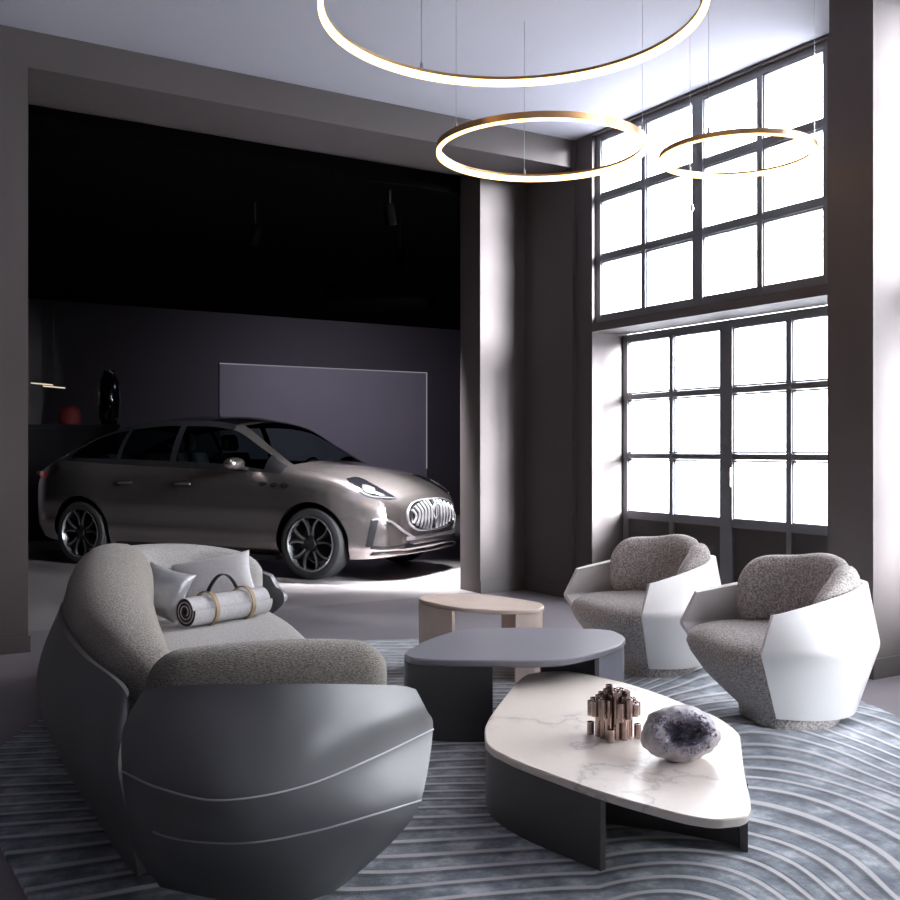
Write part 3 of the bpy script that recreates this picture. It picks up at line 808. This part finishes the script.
wrail = key({S0: .40, -.7: .56, -.3: .60, .4: .63, 1.2: .645, 1.86: .62, 2.3: .69, 2.70: .755, 3.0: .74, 3.3: .69, 3.55: .62, 3.74: .53, 3.86: .43, S1: .30})
crown = key({S0: .02, -.6: .05, .1: .06, 1.1: .065, 1.86: .055, 2.3: .05, 2.7: .045, 3.3: .04, 3.8: .03, S1: .02})
NB, NC, ND = 18, 8, 10
def section(s):
    zb, wm, zt, zl, wr, cn = zbot(s), wmax(s), ztop(s), zbelt(s), wrail(s), crown(s)
    zr = max(zt - cn, zl + .02); wl = wm * .93; hgt = zl - zb
    B = catmull([(wm * .90, zb), (wm * .975, zb + hgt * .16), (wm * .985, zb + hgt * .36), (wm, zb + hgt * .58), (wm * .985, zb + hgt * .82), (wl, zl)], NB + 1)
    pts = [(0, zb), (wm * .5, zb)] + [tuple(p) for p in B]
    for k in range(1, NC + 1):
        t = k / NC; bulge = .03 * math.sin(PI * t); pts.append((wl + (wr - wl) * t + bulge * (1 if zr - zl > .1 else .6), zl + (zr - zl) * t + bulge * .3))
    for k in range(1, ND + 1):
        t = k / ND; y = wr * (1 - t); pts.append((y, zr + (zt - zr) * (1 - (1 - t) ** 2.0)))
    return pts
iB0, iC0, iD0, iEnd = 2, 2 + NB, 2 + NB + NC, 2 + NB + NC + ND
marks = [S0, -.62, -.30, -.22, .05, .10, .44, .50, .56, 1.18, 1.26, 1.34, 1.86, 1.92, 2.18, 2.24, 2.40, 2.62, 2.70, 3.55, 3.80, S1]
stations = []
for a, b2 in zip(marks[:-1], marks[1:]):
    k = max(1, int(round((b2 - a) / .045)))
    stations += [a + (b2 - a) * i / k for i in range(k)]
stations.append(S1)
# slots
SL = ['body', 'hood', 'door_front', 'door_rear', 'roof', 'windscreen', 'rear_window', 'win1', 'win2', 'win3', 'trim', 'liner']
SI = {n: i for i, n in enumerate(SL)}
def classify(s, i):
    """slot of the face between profile rows i and i+1 at station s (mid)"""
    if i >= iD0:
        if -.62 < s < .05 and i > iD0: return 'rear_window'
        if .10 < s < 1.86: return 'roof'
        if 1.92 < s < 2.62 and i > iD0: return 'windscreen'
        if 2.70 < s < 3.80: return 'hood'
        return 'body'
    if i >= iC0:
        last = i >= iD0 - 1
        if -.30 < s < 2.62:
            if not last and i > iC0:
                if -.22 < s < .44: return 'win3'
                if .50 < s < 1.18: return 'win2'
                if 1.26 < s < 2.40: return 'win1'
            if not last: return 'trim'
            return 'trim' if s < 1.86 else 'body'
        if 2.70 < s < 3.55 and i > iC0 + 1: return 'hood'
        return 'body'
    if i >= iB0 + 2:
        if 1.26 < s < 2.40: return 'door_front'
        if .44 < s < 1.26: return 'door_rear'
    return 'body'
verts = []; faces = []; mats = []
full = []
def NX(s): return s if s < 3.25 else 3.25 + (s - 3.25) * .88
for s in stations:
    h = section(s); ring = [(NX(s), -y, z) for y, z in h] + [(NX(s), y, z) for y, z in h[-2:0:-1]]     # right side first
    full.append(ring)
NP = len(full[0]); nh = len(section(0))
for r in full: verts += r
for a in range(len(stations) - 1):
    sm = (stations[a] + stations[a + 1]) / 2
    for j in range(NP):
        j2 = (j + 1) % NP; faces.append((a * NP + j, a * NP + j2, (a + 1) * NP + j2, (a + 1) * NP + j))
        i = j if j < nh - 1 else NP - 1 - j
        mats.append(SI[classify(sm, i)])
faces.append(tuple(range(NP))[::-1]); mats.append(0)
faces.append(tuple((len(stations) - 1) * NP + j for j in range(NP))); mats.append(0)
me = bpy.data.meshes.new('tmp_body'); me.from_pydata(verts, [], faces)
for p, k in zip(me.polygons, mats): p.material_index = k
for n in SL: me.materials.append(bpy.data.materials.new('slot_' + n))
bm = bmesh.new(); bm.from_mesh(me); bmesh.ops.recalc_face_normals(bm, faces=bm.faces); bm.to_mesh(me); bm.free()
body_o = bpy.data.objects.new('tmp_body', me); COL.objects.link(body_o)
WR = .348; ARCH = .405; cut = MB()
for sx in (0., 3.0):
    for sy in (1, -1):
        mat = Matrix.Translation((sx, sy * .90, WR)) @ Matrix.Rotation(PI / 2, 4, 'X')
        cut.lathe([(0.0001, -.28), (ARCH - .01, -.28), (ARCH, -.27), (ARCH, .28), (0.0001, .28)], 48, mat)
cm = bpy.data.meshes.new('tmp_cut'); cm.from_pydata(cut.v, [], cut.f)
bm = bmesh.new(); bm.from_mesh(cm); bmesh.ops.remove_doubles(bm, verts=bm.verts, dist=.0005); bmesh.ops.recalc_face_normals(bm, faces=bm.faces); bm.to_mesh(cm); bm.free()
for n in SL: cm.materials.append(bpy.data.materials['slot_' + n])
for p in cm.polygons: p.material_index = SI['liner']
cut_o = bpy.data.objects.new('tmp_cut', cm); COL.objects.link(cut_o)
md = body_o.modifiers.new('b', 'BOOLEAN'); md.object = cut_o; md.operation = 'DIFFERENCE'; md.solver = 'EXACT'
dg = bpy.context.evaluated_depsgraph_get(); ev = body_o.evaluated_get(dg); em = ev.to_mesh()
BV = [v.co.copy() for v in em.vertices]; BF = [(tuple(p.vertices), p.material_index) for p in em.polygons]
ev.to_mesh_clear()
bpy.data.objects.remove(cut_o); bpy.data.objects.remove(body_o); bpy.data.meshes.remove(cm); bpy.data.meshes.remove(me)
for n in SL: bpy.data.materials.remove(bpy.data.materials['slot_' + n])

CAR_D = np.array([.541, -.841]); CAR_D /= np.hypot(*CAR_D)
near_rear = np.array(c3(-4.015, 10.97, 0)[:2]); rightn = np.array([CAR_D[1], -CAR_D[0]])
co = near_rear - rightn * .90
car = thing('car', 'champagne grey sports utility car parked in the dark showroom', 'car', (co[0], co[1], 0), math.atan2(CAR_D[1], CAR_D[0]))
CM = ROOTM[car]; CMI = CM.inverted()
def cpart(name, mb, mat, parent=None, **k): return obj(name, mb, mat, parent or car, world=False, **k)
def pick(slot, side=0):
    fs = []
    for f, k in BF:
        if k != SI[slot]: continue
        if side:
            y = sum(BV[i].y for i in f) / len(f)
            if y * side < 0: continue
        fs.append(f)
    return sub(BV, fs)
carbody = cpart('car_body', pick('body'), 'paint', smooth=45, fix=False)
cpart('bonnet', pick('hood'), 'paint', smooth=60, fix=False)
for sd_ in (-1, 1):
    d1 = cpart('door', pick('door_front', sd_), 'paint', smooth=60, fix=False)
    d2 = cpart('door', pick('door_rear', sd_), 'paint', smooth=60, fix=False)
    cpart('door_window', pick('win1', sd_), 'car_glass', d1, smooth=60, fix=False)
    cpart('door_window', pick('win2', sd_), 'car_glass', d2, smooth=60, fix=False)
    cpart('quarter_window', pick('win3', sd_), 'car_glass', smooth=60, fix=False)
    for s_, dd in ((1.40, d1), (.62, d2)):
        y0 = section(s_)[iB0 + 14]
        hm = MB().tube(catmull([(s_ - .09, sd_ * (wmax(s_) * .985 + .0), .90), (s_ - .05, sd_ * (wmax(s_) * .985 + .022), .905), (s_ + .05, sd_ * (wmax(s_) * .985 + .022), .907), (s_ + .1, sd_ * (wmax(s_) * .985), .905)], 12), .011, 8)
        cpart('door_handle', hm, 'paint', dd, smooth=60)
    # mirror
    mr = MB(); c_ = Vector((2.17, sd_ * 1.06, 1.115)); rows = []
    for k in range(13):
        a = -PI / 2 + PI * k / 12; rr = math.cos(a)
        rows.append([(c_.x + .075 * math.sin(q) * rr ** .5 + .02 * (1 - abs(k - 6) / 6), c_.y + .12 * math.sin(a), c_.z + .062 * math.cos(q) * rr ** .5) for q in np.linspace(0, 2 * PI, 18, endpoint=False)])
    mr.loft(rows)
    mo = cpart('wing_mirror', mr, 'paint', smooth=60)
    cpart('mirror_stalk', MB().tube([(2.2, sd_ * .86, 1.055), (2.18, sd_ * 1.0, 1.085)], .022, 8), 'dark', mo)
cpart('roof', pick('roof'), 'roof_glass', smooth=60, fix=False)
cpart('windscreen', pick('windscreen'), 'windscreen', smooth=60, fix=False)
cpart('rear_window', pick('rear_window'), 'car_glass', smooth=60, fix=False)
cpart('window_trim', pick('trim'), 'dark', smooth=60, fix=False)
for sx in (0, 3):
    for sd_ in (-1, 1):
        fs = [f for f, k in BF if k == SI['liner'] and sum(BV[i].y for i in f) * sd_ > 0 and abs(sum(BV[i].x for i in f) / len(f) - sx) < 1]
        cpart('wheel_arch_liner', sub(BV, fs), 'black', smooth=40, fix=False)
bvh = BVHTree.FromPolygons(BV, [f for f, k in BF])
def cast(px, py, off=.004):
    o = CMI @ Vector((0, 0, EYE)); t = CMI @ Vector(at(px, py, 10)); d = (t - o).normalized()
    h, n, i, dist = bvh.ray_cast(o, d)
    if h is None: return None
    if n.dot(d) > 0: n = -n
    return h + n * off
def patch(up_, lo_, nu=18, nv=6, off=.004):
    """a sheet lying on the car's surface between an upper and a lower outline (photo points)"""
    A, B = catmull(up_, nu), catmull(lo_, nu); g = []
    for k in range(nv + 1):
        row = []
        for a, b2 in zip(A, B):
            q = a + (b2 - a) * k / nv; h = cast(q[0], q[1], off); row.append(h)
        g.append(row)
    last = None
    for r in g:
        for j in range(len(r)):
            if r[j] is None: r[j] = last if last is not None else None
            last = r[j] if r[j] is not None else last
    for r in g:
        nxt = next((p for p in r if p is not None), None)
        for j in range(len(r)):
            if r[j] is None: r[j] = nxt
    return g
def solid(g, th=.012):
    """closed thin body from a sheet, sunk into the car"""
    cen = Vector((1.6, 0, .75)); rows = []
    for r in g:
        inn = []
        for p in r:
            d = (Vector((p.x - .35, 0, .6)) - p).normalized(); inn.append(p + d * th)
        rows.append([tuple(p) for p in r] + [tuple(p) for p in inn[::-1]])
    return MB().loft(rows)
def both(name, g, mat, parent=None, th=.012, **k):
    res = []
    for sgn in (1, -1):
        mb = solid(g, th)
        if sgn < 0: mb.v = [(x, -y, z) for x, y, z in mb.v]
        par = parent if not isinstance(parent, (list, tuple)) else parent[0 if sgn > 0 else 1]
        res.append(cpart(name, mb, mat, par, smooth=40, **k))
    return res
# headlamps
g = patch([(346.5, 479), (358, 477.5), (372, 484), (386, 492), (396.5, 498.5)], [(347.5, 480), (356, 488), (367, 496), (381, 498.5), (396, 499)], 22, 6, .006)
hl = both('headlamp', g, 'roof_glass', None, .02)
g = patch([(362, 485), (368, 486), (374, 488.5)], [(363, 490.5), (369, 494), (375.5, 494.5)], 10, 4, .010)
both('lamp_reflector', g, 'lamp_bright', hl, .006)
g = patch([(351, 483.5), (366, 494.2), (381, 497.2), (395, 498.2)], [(351.5, 484.8), (366, 495.6), (381, 498.4), (395.5, 499)], 18, 2, .010)
both('daylight_strip', g, 'lamp_bright', hl, .006)
# corner intake
g = patch([(371, 519), (378, 518), (390, 520), (400, 528), (408, 536)], [(365, 547), (378, 548), (392, 548), (402, 546), (409, 540)], 20, 8, .004)
it = both('air_intake', g, 'paint', None, .012)
g = patch([(371, 520), (375, 519), (378.5, 519)], [(365.5, 546.5), (369, 547), (372.5, 547)], 8, 8, .010)
both('intake_vent', g, 'dark', it, .008)
g = patch([(372, 519.3), (379, 518.3), (391, 520.5), (401, 528.5), (412, 535.5)], [(372, 520.8), (379, 519.9), (390.3, 522.2), (400, 530.5), (412, 537.5)], 20, 2, .011)
both('intake_trim', g, 'satin_chrome', it, .008)
g = patch([(371, 546), (385, 546.5), (400, 545), (409, 541)], [(370, 549), (385, 549.5), (400, 548), (410, 543.5)], 16, 2, .009)
both('intake_trim', g, 'lamp_lens', it, .008)
# front wing vents
for cx_, cy_ in ((263.5, 484.5), (274.5, 485.5), (285.5, 486.5)):
    g = patch([(cx_ - 3.4, cy_ - 1.8), (cx_, cy_ - 2.4), (cx_ + 3.4, cy_ - 1.6)], [(cx_ - 3.0, cy_ + .2), (cx_ + .4, cy_ + 2.0), (cx_ + 3.6, cy_ - .6)], 8, 3, .004)
    both('wing_vent', g, 'dark', None, .006)
# grille: upright oval with curved vertical bars, bent round the nose
def nose_s(y, z, off=0.):
    h, n, i, d = bvh.ray_cast(Vector((6, y, z)), Vector((-1, 0, 0)))
    return (h.x if h is not None else S1 - .3 * y * y) + off
GZ, GH, GW = .605, .150, .50
def gell(a, k=1.): 
    ca, sa = math.cos(a), math.sin(a)
    return GW * k * math.copysign(abs(ca) ** .62, ca), GZ + GH * k * math.copysign(abs(sa) ** .8, sa)
def ns(y, off, z=None):
    if z is not None: return min(max(nose_s(y, z), 3.3), 4.2) + off
    return NX(S1) + .012 - .26 * y * y - .02 + off
rg = []
rgm = MB()
for k in range(72):
    y, z = gell(2 * PI * k / 72); rg.append((ns(y, .006, z), y, z))
rgm.tube(rg, .010, 8, closed=True)
grl = MB(); rows = []
for r_ in np.linspace(.02, .985, 8): rows.append([(ns(gell(2 * PI * k / 48, r_)[0], .003, gell(2 * PI * k / 48, r_)[1]), *gell(2 * PI * k / 48, r_)) for k in range(48)])
rows2 = [[(p[0] - .03, p[1], p[2]) for p in r] for r in rows[::-1]]
grl.loft(rows + rows2)
gr = cpart('grille', grl, 'lamp_lens', smooth=40)
cpart('grille_frame', rgm, 'satin_chrome', gr, smooth=60)
for k in range(-6, 7):
    if k == 0: continue
    y = k * .072; zz = GH * (max(0, 1 - (abs(y) / GW) ** (1 / .62 * 1.3))) ** .62 * .97
    pth = [(ns(y, .006 + .022 * math.cos(t * PI / 2), GZ + zz * t), y * (1 - .06 * math.cos(t * PI / 2)), GZ + zz * t) for t in np.linspace(-1, 1, 14)]
    cpart('grille_bar', MB().tube(pth, .0135, 8), 'satin_chrome', gr, smooth=60)
tr = MB()
bx_ = ns(0, .036, GZ)
tr.tube([(bx_, 0, GZ - .11), (bx_, 0, GZ + .12)], .010, 8)
for q in (-1, 1):
    tr.tube(catmull([(bx_, 0, GZ - .045), (bx_, q * .04, GZ - .02), (bx_, q * .052, GZ + .04), (bx_, q * .04, GZ + .10)], 14), .008, 8)
    tr.tube([(bx_, q * .055, GZ + .075), (bx_, q * .035, GZ + .108)], .008, 8)
tr.tube([(bx_, -.03, GZ - .045), (bx_, .03, GZ - .045)], .010, 8)
cpart('emblem', tr, 'satin_chrome', gr, smooth=60, label='chrome three pronged emblem')
# lower lip and bumper bar
def nose_path(zf, off, y1, n=41):
    out = []
    for y in np.linspace(-y1, y1, n):
        z = zf(abs(y)); s_ = None
        # find the station whose half width at this height is |y|
        h, nn, i, d = bvh.ray_cast(Vector((6, y, z)), Vector((-1, 0, 0)))
        x = h.x if h is not None else 3.6
        out.append((min(x, NX(S1)) + off, y, z))
    return out
def lip(zf, off, y1, hh, dd):
    P = nose_path(zf, off, y1); rows = []
    for x, y, z in P: rows.append([(x - dd, y, z - hh), (x, y, z - hh * .6), (x + .004, y, z), (x, y, z + hh * .6), (x - dd, y, z + hh)])
    return MB().loft(rows)
cpart('front_lip', lip(lambda y: .245 + .02 * y, .035, .80, .020, .10), 'paint', smooth=40)
cpart('bumper_bar', lip(lambda y: .395 + .0 * y, .012, .52, .028, .05), 'satin_chrome', smooth=40)
cpart('bumper_grille', lip(lambda y: .32 + .0 * y, .004, .60, .032, .05), 'dark', smooth=40)
# sill trim and underside
for sd_ in (-1, 1):
    cpart('sill', MB().box(.42, 2.58, sd_ * .80, sd_ * .93, .165, .215), 'dark', smooth=0)
# tail lamp
for sd_ in (-1, 1):
    cpart('tail_lamp', MB().tube(catmull([(-.62, sd_ * .905, .98), (-.76, sd_ * .83, .985), (-.85, sd_ * .68, .985), (-.90, sd_ * .45, .985)], 14), .035, 8), principled('tail lamp red', (.10, .01, .01), .2), smooth=60)
# wheels
def wheel(sx, sy):
    base = Matrix.Translation((sx, sy * .845, WR)) @ Matrix.Rotation(-sy * PI / 2, 4, 'X')    # lathe +z -> outward
    R_, W_ = WR - .001, .125
    tyre = MB().lathe([(.262, -W_ + .01), (.30, -W_), (.33, -W_ + .012), (R_, -W_ + .035), (R_, W_ - .035), (.335, W_ - .01), (.31, W_), (.272, W_ - .006), (.262, W_ - .02), (.255, 0)], 64, base, True)
    wh = cpart('wheel', tyre, 'rubber', smooth=40)
    rim_ = MB().lathe([(.264, W_ - .018), (.268, W_ - .004), (.256, W_ + .0), (.248, W_ - .02), (.235, W_ - .06), (.235, -W_ + .02), (.25, -W_ + .02), (.25, W_ - .04)], 64, base, True)
    cpart('rim', rim_, 'rim', wh, smooth=40)
    cpart('brake_disc', MB().lathe([(.0005, -.02), (.18, -.02), (.18, .0), (.0005, .0)], 40, base), 'rim_dark', wh, smooth=30)
    hub = MB().lathe([(.0005, .05), (.05, .05), (.055, W_ - .04), (.045, W_ - .022), (.0005, W_ - .02)], 24, base)
    cpart('hub', hub, 'rim_dark', wh, smooth=40)
    for k in range(5):
        a0 = 2 * PI * k / 5 + PI / 2
        sp = MB(); ed = MB()
        for q in (-1, 1):
            pts = []
            for r, da in ((.04, .10), (.10, .12), (.16, .16), (.21, .24), (.252, .34)):
                a = a0 + q * da; zz = W_ - .035 + .018 * (r / .25); pts.append((r * math.cos(a), r * math.sin(a), zz))
            P = catmull(pts, 12); rows = []
            for i, p in enumerate(P):
                t = P[min(i + 1, 11)] - P[max(i - 1, 0)]; t /= np.linalg.norm(t); w_ = np.cross(t, (0, 0, 1)); hw = .023 - .003 * i / 11
                rows.append([base @ Vector(p + w_ * hw + np.array((0, 0, -.012))), base @ Vector(p + w_ * hw * .8), base @ Vector(p - w_ * hw * .8), base @ Vector(p - w_ * hw + np.array((0, 0, -.012))), base @ Vector(p + np.array((0, 0, -.035)))])
            sp.loft(rows)
            rows = []
            for i, p in enumerate(P):
                t = P[min(i + 1, 11)] - P[max(i - 1, 0)]; t /= np.linalg.norm(t); w_ = np.cross(t, (0, 0, 1)) * q; hw = .023 - .003 * i / 11
                e0 = p + w_ * hw * -.85; e1 = p + w_ * hw * .1
                if i >= 2: rows.append([base @ Vector(e0 + np.array((0, 0, .0005))), base @ Vector(e1 + np.array((0, 0, .0005))), base @ Vector(e1 + np.array((0, 0, .003))), base @ Vector(e0 + np.array((0, 0, .003)))])
            ed.loft(rows)
        spo = cpart('spoke', sp, 'rim_dark', wh, smooth=40)
        cpart('spoke_edge', ed, 'rim', wh, smooth=40)
for sx in (0., 3.0):
    for sy in (-1, 1): wheel(sx, sy)
# cabin
cpart('dashboard', MB().loft([[(2.2, y, .80), (2.62, y, .85), (2.62, y, 1.0), (2.38, y, 1.06), (2.2, y, 1.0)] for y in np.linspace(-.78, .78, 9)]), 'dark', smooth=40)
cpart('steering_wheel', MB().tube([(2.08 + .06 * math.sin(a), .38 + .17 * math.cos(a), 1.0 + .16 * math.sin(a)) for a in np.linspace(0, 2 * PI, 32, endpoint=False)], .014, 8, closed=True), 'dark', smooth=60)
for sy in (-.38, .38):
    st = MB().loft([[(1.0, sy + y, .55), (1.55, sy + y, .55), (1.58, sy + y, .68), (1.28, sy + y, .70), (1.06, sy + y, 1.22), (.93, sy + y, 1.22)] for y in (-.24, -.2, .2, .24)])
    so = cpart('car_seat', st, 'dark', smooth=40)
    cpart('headrest', MB().loft(superloft([(1.24, .98, sy, .04, .10), (1.28, .98, sy, .06, .13), (1.40, .97, sy, .055, .12), (1.43, .97, sy, .03, .09)], 20, 3)), 'dark', so, smooth=50)
cpart('rear_bench', MB().loft([[(.1, y, .58), (.6, y, .58), (.62, y, .72), (.32, y, .74), (.12, y, 1.2), (-.0, y, 1.2)] for y in (-.66, -.6, .6, .66)]), 'dark', smooth=40)
cpart('cabin_floor', MB().box(-.5, 2.5, -.6, .6, .3, .4), 'dark', smooth=0)

# ---------------------------------------------------------------- showroom fittings
def track_lamp(label, px, py, z, to, lit=None, group='ceiling spotlights above the car'):
    p = Vector(onz(px, py, z)); root = thing('ceiling_spotlight', label, 'spotlight', (p.x, p.y, 3.55), 0, group)
    d = (Vector(to) - p).normalized(); q = d.to_track_quat('Z', 'Y').to_matrix().to_4x4(); m = Matrix.Translation(p) @ q
    obj('lamp_head', MB().lathe([(.0005, -.10), (.045, -.10), (.05, -.08), (.05, .09), (.042, .09), (.038, .05), (.0005, .05)], 20, m), 'black', root, smooth=40)
    obj('stem', MB().tube([(p.x, p.y, 3.55), (p.x, p.y, z)], .010, 8), 'dark', root)
    if lit: spot('spot_' + 'beam', p + d * .12, to, *lit)
tgt = CM @ Vector((3.7, -.3, .4))
track_lamp('ceiling spotlight above the bonnet of the car', 390, 215, 3.33, tgt + Vector((.2, -.3, -.3)), (2300, 44, 1., (.97, .96, 1), .1))
track_lamp('ceiling spotlight over the floor in front of the pale wall panel', 432, 302, 3.4, (7.6, 16.3, .6), (170, 130, 1., (.86, .82, 1), .1))
track_lamp('ceiling spotlight over the dark floor behind the car roof', 330, 292, 3.4, (5.0, 16.3, .6), (14, 140, 1., (.88, .84, 1), .1))
track_lamp('ceiling spotlight hanging lowest, near the edge of the opening', 400, 260, 3.15, CM @ Vector((3.2, -.5, .7)), (1900, 46, 1., (.98, .96, 1), .1))
track_lamp('ceiling spotlight above the middle of the car', 255, 235, 3.25, CM @ Vector((1.4, -.9, .3)), (18, 70, .9, (1, .8, .62), .1))
spot('spot_beam', (6.1, 9.3, 3.35), CM @ Vector((3.75, 0, .55)), 700, 50, 1., (.97, .96, 1), .15)  # added fill light, out of view and without a fixture, brightens the car's front
# background fittings at the dark left end
tl = thing('tube_lamp', 'pair of thin glowing tube lamps high at the dark left end of the showroom', 'lamp', onz(45, 384, 2.2 + 0.0) if False else at(45, 384, 14.5))
for dx, dy in ((0, 0), (12, 3)):
    a, b2 = Vector(at(31 + dx, 383 + dy, 14.5)), Vector(at(53 + dx, 385 + dy, 14.5))
    obj('lamp_tube', MB().tube([a, b2], .008, 6), 'led_far', tl)
    obj('hanger', MB().tube([(a + b2) / 2 + Vector((0, 0, .008)), ((a + b2) / 2).to_2d().to_3d() + Vector((0, 0, 3.55))], .003, 6), 'dark', tl)
cb = thing('display_cabinet', 'dark glossy display cabinet standing behind the tail of the car', 'cabinet', onz(85, 541, .0))
cx0 = Vector(onz(85, 541, 0)); cmx = Matrix.Translation(cx0) @ Matrix.Rotation(-ANG, 4, 'Z')
obj('cabinet_body', MB().box(-.95, .45, 0, .6, 0, 1.55, cmx), 'dark', cb, smooth=0)
obj('cabinet_top', MB().box(-1.0, .5, -.05, .65, 1.55, 1.60, cmx), 'dark', cb, smooth=0)
hm = Vector(cmx @ Vector((-.30, .25, 1.60)))
ho = obj('helmet', MB().lathe([(.0005, 0), (.12, 0), (.15, .06), (.155, .14), (.12, .23), (.06, .27), (.0005, .28)], 24, Matrix.Translation(hm)), 'red', smooth=50)
tag(ho, 'small red rounded object on the dark cabinet behind the car tail', 'helmet')
va = Vector(cmx @ Vector((.25, .25, 1.60)))
vo = obj('vase', MB().lathe([(.0005, 0), (.10, 0), (.14, .1), (.16, .35), (.13, .62), (.08, .72), (.085, .76), (.0005, .76)], 24, Matrix.Translation(va)), 'roof_glass', smooth=50)
tag(vo, 'tall glossy black vase on the dark cabinet behind the car tail', 'vase')

# ---------------------------------------------------------------- light
wd = bpy.data.worlds.new('sky'); scene.world = wd; wd.use_nodes = True; nt = wd.node_tree; nt.nodes.clear()
bgd = node(nt, 'ShaderNodeBackground', Color=(.97, .97, 1, 1), Strength=13.0); ow = node(nt, 'ShaderNodeOutputWorld')
nt.links.new(bgd.outputs[0], ow.inputs[0])
sun = bpy.data.lights.new('sun', 'SUN'); sun.energy = 72; sun.angle = math.radians(20); sun.color = (.95, .96, 1)
so_ = bpy.data.objects.new('sun', sun); COL.objects.link(so_)
so_.rotation_euler = Vector((-1, 3.2, -.60)).to_track_quat('-Z', 'Y').to_euler()
def portal(x, y0, y1, z0, z1):
    l = bpy.data.lights.new('window_portal', 'AREA'); l.shape = 'RECTANGLE'; l.size = y1 - y0; l.size_y = z1 - z0
    l.cycles.is_portal = True
    o = bpy.data.objects.new('window_portal', l); COL.objects.link(o)
    o.matrix_world = Matrix.Translation((x, (y0 + y1) / 2, (z0 + z1) / 2)) @ Vector((-1, 0, 0)).to_track_quat('-Z', 'Z').to_matrix().to_4x4()
for y0 in BAYS:
    portal(XU + .06, y0, y0 + 2.3, 2.29, 3.83); portal(XL + .06, y0, y0 + 2.3, .70, 2.22)

scene.view_settings.view_transform = 'Standard'; scene.view_settings.look = 'None'
scene.view_settings.gamma = 1; scene.view_settings.use_curve_mapping = False; scene.view_settings.exposure = .22
scene.cycles.use_denoising = True
scene.cycles.max_bounces = 10; scene.cycles.diffuse_bounces = 5; scene.cycles.transparent_max_bounces = 16
scene.cycles.sample_clamp_indirect = 8; scene.cycles.caustics_reflective = False
